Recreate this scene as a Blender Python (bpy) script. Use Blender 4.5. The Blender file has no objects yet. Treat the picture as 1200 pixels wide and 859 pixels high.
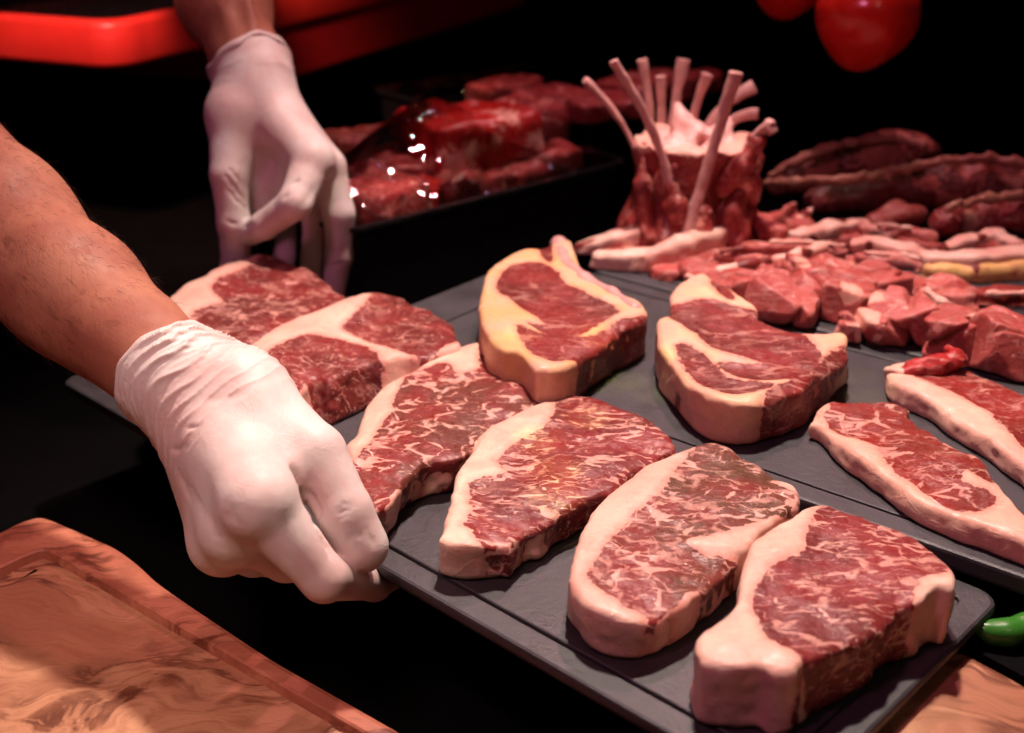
import bpy, math, random
import numpy as np
from mathutils import Vector

# ------------------------------------------------------------------ basics
H = 0.32                      # camera height above the front tray (m)
FPX = 1428.0; CX, CY = 600.0, 429.5
PITCH = math.atan(633 / 1428.0)
sp, cp = math.sin(PITCH), math.cos(PITCH)
FW = np.array([0, cp, -sp]); RT = np.array([1.0, 0, 0]); UP = np.array([0, sp, cp])
CAM = np.array([0, 0, H])

def P(x, y, z=0.0):           # point of the level plane at height z seen at photo position x, y
    d = FW * FPX + RT * (x - CX) - UP * (y - CY)
    return CAM + d * ((z - H) / d[2])

def J(x, y, depth):           # point at a given distance along the view axis
    return CAM + (FW + RT * (x - CX) / FPX - UP * (y - CY) / FPX) * depth

scene = bpy.context.scene
col = scene.collection
rng = np.random.default_rng(7)

def tag(o, label=None, cat=None, group=None, kind=None):
    if label: o['label'] = label
    if cat: o['category'] = cat
    if group: o['group'] = group
    if kind: o['kind'] = kind
    return o

def empty(name, loc):
    o = bpy.data.objects.new(name, None)
    o.empty_display_size = 0.02
    o.location = Vector(loc); col.objects.link(o)
    return o

def make_obj(name, V, F, mat, parent=None, attrs=None, origin=None, normals=None, smooth=True):
    """V world coordinates; origin is the object's own origin (world)."""
    V = np.asarray(V, float)
    if origin is None:
        origin = np.array([V[:, 0].mean(), V[:, 1].mean(), V[:, 2].min()])
    me = bpy.data.meshes.new(name)
    me.from_pydata((V - origin).tolist(), [], [list(map(int, f)) for f in F])
    if attrs:
        for k, a in attrs.items():
            at = me.attributes.new(k, 'FLOAT', 'POINT')
            at.data.foreach_set('value', np.asarray(a, np.float32))
    if smooth:
        me.polygons.foreach_set('use_smooth', [True] * len(me.polygons))
    if normals is not None:
        me.normals_split_custom_set_from_vertices(np.asarray(normals).tolist())
    me.materials.append(mat)
    me.update()
    o = bpy.data.objects.new(name, me)
    col.objects.link(o)
    if parent is not None:
        o.parent = parent
        po = np.array(parent.location)
        p = parent.parent
        while p is not None:
            po = po + np.array(p.location); p = p.parent
        o.location = Vector(origin - po)
    else:
        o.location = Vector(origin)
    return o

# ------------------------------------------------------------------ numpy noise and signed distances
def _hash(i, j, k, s):
    n = (i * 374761393 + j * 668265263 + k * 2147483647 + s * 1274126177) & 0xFFFFFFFF
    n = ((n ^ (n >> 13)) * 1274126177) & 0xFFFFFFFF
    return ((n ^ (n >> 16)) & 0xFFFF) / 65535.0

def noise3(p, scale, seed=0):
    q = np.asarray(p) * scale + 1000.0
    i = np.floor(q).astype(np.int64); f = q - i
    f = f * f * (3 - 2 * f)
    out = 0
    for dx in (0, 1):
        wx = f[..., 0] if dx else 1 - f[..., 0]
        for dy in (0, 1):
            wy = f[..., 1] if dy else 1 - f[..., 1]
            for dz in (0, 1):
                wz = f[..., 2] if dz else 1 - f[..., 2]
                out = out + wx * wy * wz * _hash(i[..., 0] + dx, i[..., 1] + dy, i[..., 2] + dz, seed)
    return out * 2 - 1

def fbm(p, scale, seed=0, n=3):
    o = 0; a = 1.0
    for k in range(n):
        o = o + a * noise3(p, scale * 2 ** k, seed + k); a *= .5
    return o

def smin(a, b, k):
    h = np.clip(0.5 + 0.5 * (b - a) / k, 0, 1)
    return b * (1 - h) + a * h - k * h * (1 - h)

def cone(p, a, b, r1, r2):
    a = np.asarray(a); ba = np.asarray(b) - a
    pa = p - a
    t = np.clip((pa @ ba) / (ba @ ba + 1e-12), 0, 1)
    d = pa - t[..., None] * ba
    return np.sqrt((d * d).sum(-1)) - (r1 + (r2 - r1) * t)

def ellipsoid(p, c, r, rot=0.0):
    q = p - np.asarray(c)
    if rot:
        ca, sa = math.cos(rot), math.sin(rot)
        q = np.stack([q[..., 0] * ca + q[..., 1] * sa, -q[..., 0] * sa + q[..., 1] * ca, q[..., 2]], -1)
    k = np.sqrt(((q / np.asarray(r)) ** 2).sum(-1))
    return (k - 1) * min(r)

def rbox(p, c, r, rad, rot=0.0):
    q = p - np.asarray(c)
    ca, sa = math.cos(rot), math.sin(rot)
    q = np.stack([q[..., 0] * ca + q[..., 1] * sa, -q[..., 0] * sa + q[..., 1] * ca, q[..., 2]], -1)
    q = np.abs(q) - (np.asarray(r) - rad)
    return np.sqrt((np.maximum(q, 0) ** 2).sum(-1)) + np.minimum(q.max(-1), 0) - rad

def grid(lo, hi, vox):
    lo = np.asarray(lo, float); hi = np.asarray(hi, float)
    n = np.ceil((hi - lo) / vox).astype(int) + 1
    ax = [lo[k] + vox * np.arange(n[k]) for k in range(3)]
    return np.stack(np.meshgrid(*ax, indexing='ij'), -1), lo

def surfnet(D, lo, vox):
    S = D < 0
    n = np.array(D.shape)
    c = n - 1
    cnt = np.zeros(c, int); corners = {}
    for dx in (0, 1):
        for dy in (0, 1):
            for dz in (0, 1):
                sl = (slice(dx, dx + c[0]), slice(dy, dy + c[1]), slice(dz, dz + c[2]))
                cnt += S[sl]; corners[dx, dy, dz] = sl
    act = np.argwhere((cnt > 0) & (cnt < 8))
    idx = -np.ones(c, int); idx[tuple(act.T)] = np.arange(len(act))
    pos = np.zeros((len(act), 3)); num = np.zeros(len(act))
    for axis in range(3):
        for u in (0, 1):
            for v in (0, 1):
                a = [0, 0, 0]; b = [0, 0, 0]
                o = [k for k in range(3) if k != axis]
                a[o[0]] = b[o[0]] = u; a[o[1]] = b[o[1]] = v; b[axis] = 1
                da = D[tuple((act + a).T)]; db = D[tuple((act + b).T)]
                m = (da < 0) != (db < 0)
                t = np.where(m, da / np.where(m, da - db, 1), 0)
                q = act + np.array(a) + t[:, None] * (np.array(b) - np.array(a))
                pos[m] += q[m]; num[m] += 1
    V = lo + vox * pos / num[:, None]
    F = []
    for axis in range(3):
        o = [k for k in range(3) if k != axis]
        sa = [slice(0, None)] * 3; sb = [slice(0, None)] * 3
        sa[axis] = slice(0, n[axis] - 1); sb[axis] = slice(1, None)
        A = S[tuple(sa)]; B = S[tuple(sb)]
        e = np.argwhere(A != B)
        e = e[(e[:, o[0]] > 0) & (e[:, o[1]] > 0) & (e[:, o[0]] < n[o[0]] - 1) & (e[:, o[1]] < n[o[1]] - 1)]
        q = []
        for du, dv in ((-1, -1), (0, -1), (0, 0), (-1, 0)):
            k = e.copy(); k[:, o[0]] += du; k[:, o[1]] += dv
            q.append(idx[tuple(k.T)])
        q = np.stack(q, 1)
        flip = A[tuple(e.T)] if axis != 1 else ~A[tuple(e.T)]
        q = np.where(flip[:, None], q, q[:, ::-1])
        F.append(q)
    return V, np.concatenate(F)

def vnormals(V, F):
    a = V[F[:, 2]] - V[F[:, 0]]; b = V[F[:, 3]] - V[F[:, 1]]
    n = np.cross(a, b)
    N = np.zeros_like(V)
    for k in range(4): np.add.at(N, F[:, k], n)
    return N / (np.linalg.norm(N, axis=1, keepdims=True) + 1e-12)

def relax(V, F, it=1, lam=.5):
    for _ in range(it):
        S = np.zeros_like(V); C = np.zeros(len(V))
        for k in range(4):
            np.add.at(S, F[:, k], V[F[:, (k + 1) % 4]]); np.add.at(S, F[:, k], V[F[:, (k + 3) % 4]])
            np.add.at(C, F[:, k], 2)
        V = V + lam * (S / np.maximum(C, 1)[:, None] - V)
    return V

def mesh_sdf(fn, lo, hi, vox, it=1):
    G, lo = grid(lo, hi, vox)
    D = fn(G)
    V, F = surfnet(D, lo, vox)
    return relax(V, F, it), F

def spline(pts, n=5, closed=True):
    pts = [np.asarray(p, float) for p in pts]; out = []; m = len(pts)
    for i in range(m if closed else m - 1):
        p1, p2 = pts[i], pts[(i + 1) % m]
        p0 = pts[(i - 1) % m] if closed or i > 0 else p1
        p3 = pts[(i + 2) % m] if closed or i < m - 2 else p2
        for k in range(n):
            t = k / n
            out.append(.5 * (2 * p1 + (p2 - p0) * t + (2 * p0 - 5 * p1 + 4 * p2 - p3) * t * t + (3 * p1 - p0 - 3 * p2 + p3) * t ** 3))
    if not closed: out.append(pts[-1])
    return np.array(out)

def poly_sd(q, poly):
    """signed distance (negative inside) of points q (N,2)"""
    d = np.full(len(q), 1e9); ins = np.zeros(len(q), bool)
    m = len(poly)
    for i in range(m):
        a = poly[i]; b = poly[(i + 1) % m]
        e = b - a; w = q - a
        t = np.clip((w @ e) / (e @ e + 1e-14), 0, 1)
        r = w - t[:, None] * e
        d = np.minimum(d, (r * r).sum(1))
        cond = (a[1] > q[:, 1]) != (b[1] > q[:, 1])
        with np.errstate(divide='ignore', invalid='ignore'):
            xi = a[0] + (q[:, 1] - a[1]) * e[0] / e[1]
        ins ^= cond & (q[:, 0] < xi)
    d = np.sqrt(d)
    return np.where(ins, -d, d)

# ------------------------------------------------------------------ materials
class N:
    def __init__(self, name):
        self.m = bpy.data.materials.new(name); self.m.use_nodes = True
        self.t = self.m.node_tree; self.b = self.t.nodes['Principled BSDF']
    def new(self, kind, **kw):
        n = self.t.nodes.new(kind)
        for k, v in kw.items():
            if k.startswith('_'): setattr(n, k[1:], v)
            else: self.put(n, k, v)
        return n
    def put(self, n, k, v):
        s = n.inputs[int(k[1:])] if k[0] == 'i' and k[1:].isdigit() else n.inputs[k.replace('__', ' ')]
        if isinstance(v, bpy.types.NodeSocket): self.t.links.new(v, s)
        else:
            if hasattr(s.default_value, '__len__') and not hasattr(v, '__len__'): v = (v, v, v)
            if s.type == 'RGBA' and len(v) == 3: v = (*v, 1)
            s.default_value = v
    def obj(self): return self.new('ShaderNodeTexCoord').outputs['Object']
    def attr(self, name): return self.new('ShaderNodeAttribute', _attribute_name=name).outputs['Fac']
    def math(self, op, a, b=None, c=None):
        n = self.t.nodes.new('ShaderNodeMath'); n.operation = op
        self.put(n, 'i0', a)
        if b is not None: self.put(n, 'i1', b)
        if c is not None: self.put(n, 'i2', c)
        return n.outputs[0]
    def vmath(self, op, a, b):
        n = self.t.nodes.new('ShaderNodeVectorMath'); n.operation = op
        self.put(n, 'i0', a); self.put(n, 'i1', b); return n.outputs[0]
    def mapping(self, v, rot=0, scale=(1, 1, 1), loc=(0, 0, 0)):
        return self.new('ShaderNodeMapping', Vector=v, Rotation=(0, 0, rot), Scale=scale, Location=loc).outputs[0]
    def noise(self, v, scale, detail=2, rough=.5, dist=0, color=False):
        n = self.new('ShaderNodeTexNoise', Vector=v, Scale=scale, Detail=detail, Roughness=rough, Distortion=dist)
        return n.outputs['Color' if color else 'Fac']
    def ramp(self, v, a, b, c=0.0, d=1.0, smooth=True):
        n = self.t.nodes.new('ShaderNodeMapRange'); n.clamp = True
        n.interpolation_type = 'SMOOTHSTEP' if smooth else 'LINEAR'
        for k, x in zip(('Value', 'From Min', 'From Max', 'To Min', 'To Max'), (v, a, b, c, d)): self.put(n, k, x)
        return n.outputs[0]
    def mix(self, f, a, b, mode='MIX'):
        n = self.t.nodes.new('ShaderNodeMix'); n.data_type = 'RGBA'; n.blend_type = mode
        self.put(n, 'i0', f); self.put(n, 'i6', a); self.put(n, 'i7', b)
        return n.outputs[2]
    def bump(self, h, strength=.3, dist=.001, normal=None):
        n = self.new('ShaderNodeBump', Strength=strength, Distance=dist, Height=h)
        if normal is not None: self.put(n, 'Normal', normal)
        return n.outputs[0]
    def out(self, **kw):
        for k, v in kw.items(): self.put(self.b, k.replace('_', ' '), v)
        return self.m

def simple(name, c, rough=.5, var=.15, nscale=60, bump=.1, spec=.5, **kw):
    n = N(name); o = n.obj()
    f = n.noise(o, nscale, 4, .6)
    c = np.array(c)
    n.out(Base_Color=n.mix(f, tuple(c * (1 - var)), tuple(np.minimum(c * (1 + var), 1))),
          Roughness=n.ramp(n.noise(o, nscale * 2.3, 3), .3, .7, rough - .08, rough + .08),
          Normal=n.bump(n.noise(o, nscale * 4, 4, .6), bump, .001))
    n.b.inputs['Specular IOR Level'].default_value = spec
    for k, v in kw.items(): n.put(n.b, k.replace('_', ' '), v)
    return n.m

def meat(name, ang=0.0, amt=1.0, lean1=(.21, .023, .022), lean2=(.125, .019, .016), fat=(.70, .455, .355),
         fat2=(.67, .36, .285), seed=0.0, fs=1.0, seams=.5, stretch=3.0, rough=.36, marb=(.70, .37, .30), p=(.17, .13, .8)):
    n = N(name)
    o = n.mapping(n.obj(), 0, (1, 1, 1), (seed * .371, seed * .217, seed * .113))
    warp = n.vmath('MULTIPLY', n.vmath('SUBTRACT', n.noise(o, 60, 3, .6, color=True), (.5, .5, .5)), (.009, .009, .006))
    ow = n.vmath('ADD', o, warp)
    g = n.mapping(ow, ang, (1 / stretch, 1, .8))
    sd = n.attr('sd')
    nb = n.math('SUBTRACT', n.noise(o, 190, 4, .62), .5)
    sdn = n.math('ADD', sd, n.math('MULTIPLY', nb, .0066))
    lean = n.ramp(sdn, -.0004, .0004, 1, 0)
    # marbling: a broken net of thin veins, short dashes along the grain, a few thick seams
    def net(sc, w0, w1, mscale, lo, hi):
        v = n.new('ShaderNodeTexVoronoi', _feature='DISTANCE_TO_EDGE', Vector=g, Scale=sc, Randomness=1.0).outputs['Distance']
        wd = n.ramp(n.noise(o, mscale, 3, .6), lo, hi, w0, w1)
        return n.math('SUBTRACT', 1, n.math('SMOOTH_MIN', 1, n.math('DIVIDE', v, n.math('MAXIMUM', wd, .0005)), .3))
    v1 = net(105 * fs, .0, p[0], 60, .47, .70)
    v2 = net(240 * fs, .0, p[1], 85, .50, .74)
    vb = n.ramp(n.noise(g, 430 * fs, 2, .5), .60, .655, 0, 1)
    vb = n.math('MULTIPLY', vb, n.ramp(n.noise(o, 75, 2), .36, .58, 0, 1))
    ns = n.noise(n.mapping(ow, ang, (.6, 1, .8)), 30, 3, .55)
    vs = n.ramp(n.math('ABSOLUTE', n.math('SUBTRACT', ns, .5)), .010, .022, seams, 0)
    vs = n.math('MULTIPLY', vs, n.ramp(n.noise(o, 200, 3, .6), .36, .56, .0, 1))
    mb = n.math('MAXIMUM', n.math('MAXIMUM', n.ramp(v1, .1, .7), n.math('MULTIPLY', n.ramp(v2, .1, .8), .8)), n.math('MAXIMUM', n.math('MULTIPLY', vb, p[2]), vs))
    mb = n.math('MULTIPLY', mb, amt * .86)
    lc = n.mix(n.ramp(n.noise(o, 26, 3, .6), .36, .64), lean1, lean2)
    fib = n.noise(n.mapping(ow, ang, (.3, 1, .6)), 800, 3, .6)
    lc = n.mix(n.ramp(fib, .35, .7, .0, .22), lc, tuple(np.array(lean1) * .5))
    mc = n.mix(n.noise(o, 130, 2), marb, tuple(np.array(marb) * .82))
    lc = n.mix(mb, lc, mc)
    fc = n.mix(n.ramp(n.noise(o, 38, 4, .6), .35, .65), fat, fat2)
    fc = n.mix(n.ramp(n.noise(o, 300, 3, .6), .58, .8, 0, .18), fc, tuple(np.array(fat2) * .75))
    fc = n.mix(n.ramp(sdn, .0, .005, .5, 0), fc, (.62, .17, .13))
    fc = n.mix(n.ramp(n.noise(o, 95, 4, .65), .60, .74, 0, .45), fc, (.60, .20, .15))
    fc = n.mix(n.ramp(n.math('ABSOLUTE', n.math('SUBTRACT', n.noise(o, 70, 4, .6, .5), .5)), .0, .012, .35, 0), fc, tuple(np.array(fat2) * .6))
    c = n.mix(lean, fc, lc)
    hn = n.math('MULTIPLY', n.noise(o, 260, 4, .6), n.math('ADD', n.math('MULTIPLY', lean, .65), .3))
    hgt = n.math('ADD', hn, n.math('ADD', n.math('MULTIPLY', mb, .22), n.math('MULTIPLY', n.math('MULTIPLY', fib, lean), .35)))
    nrm = n.bump(hgt, .55, .0013)
    n.out(Base_Color=c, Normal=nrm, Roughness=n.math('ADD', n.ramp(n.noise(o, 240, 4, .65), .3, .7, rough - .14, rough + .14),
                                                     n.math('MULTIPLY', n.math('SUBTRACT', 1, lean), .08)))
    n.b.inputs['Subsurface Weight'].default_value = .07
    n.b.inputs['Coat Weight'].default_value = .32; n.b.inputs['Coat Roughness'].default_value = .07; n.put(n.b, 'Coat Normal', n.bump(n.noise(o, 480, 3, .6), .9, .0016))
    n.b.inputs['Subsurface Radius'].default_value = (1, .35, .25)
    n.b.inputs['Subsurface Scale'].default_value = .004
    n.b.inputs['Specular IOR Level'].default_value = .2
    return n.m

def slate(name, c=(.030, .026, .030)):
    n = N(name); o = n.obj()
    f = n.noise(o, 28, 5, .65); g = n.noise(o, 900, 3, .6)
    k = n.mix(n.ramp(f, .3, .7), tuple(np.array(c) * .8), tuple(np.array(c) * 1.25))
    speck = n.ramp(n.noise(o, 480, 2, .5), .70, .76, 0, .5)
    smear = n.ramp(n.noise(n.mapping(o, .6, (1, .35, 1)), 40, 4, .7), .52, .72, 0, 1)
    k = n.mix(speck, k, tuple(np.array(c) * 2.6))
    n.out(Base_Color=k, Roughness=n.math('SUBTRACT', n.ramp(f, .25, .75, .46, .60), n.math('MULTIPLY', smear, .12)),
          Normal=n.bump(n.math('ADD', g, n.math('MULTIPLY', n.noise(o, 190, 4, .6), 1.3)), .35, .0006))
    return n.m

def wood(name, ang, seed, s=1.0, tint=(1, 1, 1)):
    n = N(name); o = n.mapping(n.obj(), 0, (1, 1, 1), (seed, seed * .6, 0))
    w = n.vmath('MULTIPLY', n.vmath('SUBTRACT', n.noise(o, 9 * s, 3, .5, color=True), (.5, .5, .5)), (.12, .12, .04))
    g = n.mapping(n.vmath('ADD', o, w), ang, (.26, 1, 1))
    a = n.noise(g, 36 * s, 6, .6, .3)
    b = n.noise(n.mapping(n.vmath('ADD', o, w), ang, (.12, 1, 1)), 330 * s, 5, .65)
    c = n.mix(n.ramp(a, .34, .62), (.50, .25, .14), (.33, .135, .075))
    dark = n.ramp(n.math('ABSOLUTE', n.math('SUBTRACT', a, .52)), .0, .055, 1, 0)
    dark = n.math('MULTIPLY', dark, n.ramp(n.noise(o, 10 * s, 3), .38, .52, 0, .95))
    c = n.mix(dark, c, (.11, .032, .016))
    c = n.mix(n.ramp(b, .46, .66, 0, .55), c, (.26, .09, .04))
    pore = n.ramp(n.noise(n.mapping(o, ang, (.15, 1, 1)), 900, 2), .66, .74, 0, .35)
    c = n.mix(pore, c, (.12, .04, .02))
    c = n.mix(1.0, c, tint, 'MULTIPLY')
    n.out(Base_Color=c, Roughness=n.ramp(b, .3, .7, .38, .5), Normal=n.bump(n.math('ADD', b, pore), .12, .0006))
    return n.m

def latex():
    n = N('latex'); o = n.obj()
    f = n.noise(o, 35, 3, .5)
    wr = n.noise(n.mapping(o, .5, (1, 1, 1)), 150, 3, .55, .8)
    rid = n.math('MULTIPLY', n.ramp(n.math('ABSOLUTE', n.math('SUBTRACT', n.noise(n.mapping(o, .7, (1, .4, 1)), 70, 3, .5, 1.0), .5)), 0, .035, 1, 0), n.ramp(n.noise(o, 28, 2), .45, .6))
    n.out(Base_Color=n.mix(n.ramp(f, .35, .65), (.62, .54, .51), (.57, .41, .385)), Roughness=.5,
          Normal=n.bump(n.math('ADD', n.math('MULTIPLY', wr, .5), n.math('MULTIPLY', rid, .14)), .42, .0013))
    n.b.inputs['Subsurface Weight'].default_value = .25
    n.b.inputs['Subsurface Radius'].default_value = (1, .5, .4)
    n.b.inputs['Subsurface Scale'].default_value = .005
    n.b.inputs['Specular IOR Level'].default_value = .25
    return n.m

def skin():
    n = N('skin'); o = n.obj()
    c = n.mix(n.ramp(n.noise(o, 22, 4, .6), .35, .65), (.36, .145, .088), (.27, .088, .055))
    c = n.mix(n.ramp(n.noise(o, 240, 3, .6), .55, .75, 0, .3), c, (.22, .065, .04))
    c = n.mix(n.ramp(n.noise(o, 90, 1), .72, .76, 0, .4), c, (.16, .05, .03))
    h = n.math('ADD', n.noise(o, 900, 4, .65), n.math('MULTIPLY', n.noise(n.mapping(o, .8, (1, .3, 1)), 90, 4, .6), 1.5))
    n.out(Base_Color=c, Roughness=n.ramp(n.noise(o, 140, 3), .3, .7, .50, .68), Normal=n.bump(h, .26, .0007))
    n.b.inputs['Subsurface Weight'].default_value = .2
    n.b.inputs['Subsurface Radius'].default_value = (1, .3, .15)
    n.b.inputs['Subsurface Scale'].default_value = .006
    n.b.inputs['Specular IOR Level'].default_value = .25
    return n.m

M_slate = slate('slate'); M_slate2 = slate('slate_dark', (.027, .024, .028))
M_black = simple('black_counter', (.0022, .0022, .0022), .7, .3, 30, .05, .03)
M_blackp = simple('black_plastic', (.008, .007, .008), .2, .2, 40, .05, .4)
M_latex = latex(); M_skin = skin()
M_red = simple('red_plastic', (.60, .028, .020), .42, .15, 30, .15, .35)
M_tomato = simple('tomato_skin', (.62, .022, .012), .2, .25, 22, .05, .5)
M_chili = simple('chili_skin', (.035, .17, .02), .2, .3, 40, .08, .5)
M_bone = simple('bone', (.52, .25, .23), .42, .38, 110, .5, .45)
M_hair = simple('hair_brown', (.03, .013, .008), .5, .2, 40, 0, .3)

# ------------------------------------------------------------------ setting
def box(name, lo, hi, mat, parent=None):
    lo = np.array(lo); hi = np.array(hi)
    V = [[(lo, hi)[i][0], (lo, hi)[j][1], (lo, hi)[k][2]] for i in (0, 1) for j in (0, 1) for k in (0, 1)]
    F = [(0, 1, 3, 2), (4, 6, 7, 5), (0, 4, 5, 1), (2, 3, 7, 6), (0, 2, 6, 4), (1, 5, 7, 3)]
    return make_obj(name, V, F, mat, parent, smooth=False)

ZC = -0.085                    # counter top
tag(box('counter', (-2, -.1, ZC - .05), (2, 2.2, ZC), M_black), kind='structure')
tag(box('back_wall', (-2, 2.21, ZC - .05), (2, 2.26, 1.3), M_black), kind='structure')

# ------------------------------------------------------------------ trays
def rrect(x0, x1, y0, y1, r, n=6):
    pts = []
    for cx, cy, a0 in ((x1 - r, y0 + r, -90), (x1 - r, y1 - r, 0), (x0 + r, y1 - r, 90), (x0 + r, y0 + r, 180)):
        for k in range(n + 1):
            a = math.radians(a0 + 90 * k / n); pts.append((cx + r * math.cos(a), cy + r * math.sin(a)))
    return np.array(pts)

def loops_mesh(loops, cap0=True, cap1=True):
    n = len(loops[0]); V = np.concatenate(loops); F = []
    for l in range(len(loops) - 1):
        for k in range(n):
            a = l * n + k; b = l * n + (k + 1) % n
            F.append((a, b, b + n, a + n))
    if cap0: F.append(tuple(range(n))[::-1])
    if cap1: F.append(tuple(range((len(loops) - 1) * n, len(loops) * n)))
    return V, F

def tray(origin, u, v, x0, x1, y0, y1, ztop, thick, rc, rim, mat, label, riml=None):
    riml = riml or rim
    def lp(i, z, r, left=0.0):
        q = rrect(x0 + i + left, x1 - i, y0 + i, y1 - i, r)
        return np.array([origin + u * a + v * b + np.array([0, 0, z]) for a, b in q])
    b = .0012
    e = empty('serving_tray', origin + u * (x0 + x1) / 2 + v * (y0 + y1) / 2 + np.array([0, 0, ztop - thick]))
    L = [lp(.004, ztop - thick, rc), lp(.0008, ztop - thick + .002, rc), lp(0, ztop - thick + .004, rc), lp(0, ztop - b * 1.6, rc),
         lp(b * .4, ztop - b * .5, rc), lp(b * 1.4, ztop, rc), lp(rim - .0006, ztop, .004, riml - rim), lp(rim, ztop - .0005, .004, riml - rim)]
    V, F = loops_mesh(L, True, False)
    make_obj('rim', V, F, mat, e, smooth=False)
    gw = .0022
    L = [lp(rim, ztop - .0005, .004, riml - rim), lp(rim + .0003, ztop - .0022, .004, riml - rim), lp(rim + gw - .0003, ztop - .0022, .004, riml - rim), lp(rim + gw, ztop - .0005, .004, riml - rim)]
    V, F = loops_mesh(L, False, False)
    make_obj('groove', V, F, mat, e, smooth=False)
    L = [lp(rim + gw, ztop - .0005, .004, riml - rim), lp(rim + gw + .0006, ztop - .0001, .004, riml - rim)]
    V, F = loops_mesh(L, False, True)
    make_obj('surface', V, F, mat, e, smooth=False)
    return tag(e, label, 'tray')

A = P(932, 945); B_ = P(1172, 690); C_ = P(68, 445)
XD = (A - C_) / np.linalg.norm(A - C_); YD = np.array([-XD[1], XD[0], 0])
LX = np.linalg.norm(A - C_)
tray(A, XD, YD, -LX, 0, 0, .556 * H, 0, .0085, .011, .0135, M_slate,
     'long dark slate tray held by both gloved hands, carrying six steaks')
Z2 = .012
F1 = P(941, 585, Z2); F2 = P(1103, 642, Z2)
U2 = (F2 - F1) / np.linalg.norm(F2 - F1); V2 = np.array([-U2[1], U2[0], 0])
O2 = F1 - np.array([0, 0, Z2])
xl = (P(526, 338.5, Z2) - F1) @ U2
tray(O2, U2, V2, xl, xl + .62, 0, .653 * H, Z2, .0115, .011, .0145, M_slate2,
     'middle dark slate tray carrying two thick rimmed steaks and two thin steaks', riml=.040)
tray(O2, U2, V2, xl + .055, xl + .72, .656 * H, 1.30 * H, Z2 + .001, .0115, .011, .0145, M_slate2,
     'dark slate tray at the back under the crown roast and the lamb pieces')
# black display block carrying the back trays
def blk(name, x0, x1, y0, y1, z0, z1, mat, label, cat):
    q = [O2 + U2 * a + V2 * b for a, b in ((x0, y0), (x1, y0), (x1, y1), (x0, y1))]
    L = [np.array([p + np.array([0, 0, z]) for p in q]) for z in (z0, z1)]
    V, F = loops_mesh(L)
    o = make_obj(name, V, F, mat, smooth=False)
    return tag(o, label, cat)
blk('display_block', xl + .07, xl + .72, .03, 1.3 * H, ZC, Z2 - .012, M_black,
    'low black display block under the two back trays', 'display block')

# ------------------------------------------------------------------ steaks
def steak(name, out_px, leans_px, T, zb, mat, label, cat, group=None, shear=(0, 0), vox=.0012, seed=1, edge=.0012, bow=0.0, rnd=None, fatup=.0012, push=1.10, sidemix=.0):
    zt = zb + T
    top = np.array([P(x, y, zt)[:2] for x, y in out_px])
    poly = spline(top, 5)
    cen = poly.mean(0)
    leans = []
    for L in leans_px:
        lw = np.array([P(x, y, zt)[:2] for x, y in L])
        d = np.abs(poly_sd(lw, poly))
        lw = np.where((d < .0035)[:, None], cen + (lw - cen) * push + (lw - cen) / np.linalg.norm(lw - cen, axis=1, keepdims=True) * .004, lw)
        leans.append(spline(lw, 4))
    lo = poly.min(0) - .008; hi = poly.max(0) + .008
    def leand(q):
        s = np.full(len(q), 1e9)
        for L in leans: s = np.minimum(s, poly_sd(q, L))
        return s
    G, g0 = grid((lo[0], lo[1], zb - .004), (hi[0], hi[1], zt + .008), vox)
    xy = G[:, :, 0, :2].reshape(-1, 2)
    d2 = poly_sd(xy, poly).reshape(G.shape[:2])
    ls = leand(xy).reshape(G.shape[:2])
    p3 = np.concatenate([xy, np.zeros((len(xy), 1))], 1)
    und = (fbm(p3, 22, seed, 2) * .0019 + fbm(p3, 55, seed + 3, 2) * .0006 + fbm(p3, 130, seed + 5, 2) * np.where(leand(xy) < 0, .0005, .00012)).reshape(G.shape[:2])
    und += np.clip(ls / .006, -1, 1) * fatup + (bow - .0022) * (1 - np.clip(-d2 / .022, 0, 1)) ** 2
    ea = edge * np.where(ls < 0, 1.8, 1.0)[:, :, None]
    E = fbm(G, 60, seed + 9, 2) * ea + fbm(G, 230, seed + 13, 2) * ea * .4
    D2 = d2[:, :, None] + E
    zr = (G[..., 2] - zb)
    Tl = (T + und)[:, :, None]
    r = rnd or .0032
    qx = D2 + r; qz = np.abs(zr - Tl / 2) - (Tl / 2 - r)
    D = np.sqrt(np.maximum(qx, 0) ** 2 + np.maximum(qz, 0) ** 2) + np.minimum(np.maximum(qx, qz), 0) - r
    V, F = surfnet(D, g0, vox)
    V = relax(V, F, 1)
    V[:, 2] = np.maximum(V[:, 2], zb + .0003)
    sdv = leand(V[:, :2])
    k = 1 - np.clip((V[:, 2] - zb) / T, 0, 1)
    # torn red patches on the fatty sides, fat seams on the lean sides
    zf = (V[:, 2] - zb) / T
    side = np.clip((.95 - zf) / .5, 0, 1)
    nsd = fbm(V * np.array([1, 1, .35]), 62, seed + 31, 3)
    sdv = np.where(sdv > 0, sdv - sidemix * .55 * side * np.clip(nsd - .02, 0, 1), sdv + side * .016 * np.clip(nsd - .18, 0, 1))
    V[:, 0] += shear[0] * k; V[:, 1] += shear[1] * k
    Nn = vnormals(V, F)
    org = np.array([cen[0], cen[1], zb])
    e = empty(name, org)
    fl = sdv[F].mean(1)
    for part, m in (('lean', fl < 0), ('fat_cap', fl >= 0)):
        ff = F[m]
        if not len(ff): continue
        used, inv = np.unique(ff, return_inverse=True)
        make_obj(part, V[used], inv.reshape(-1, 4), mat, e, {'sd': sdv[used]}, org, Nn[used])
    tag(e, label, cat, group)
    return e

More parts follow.
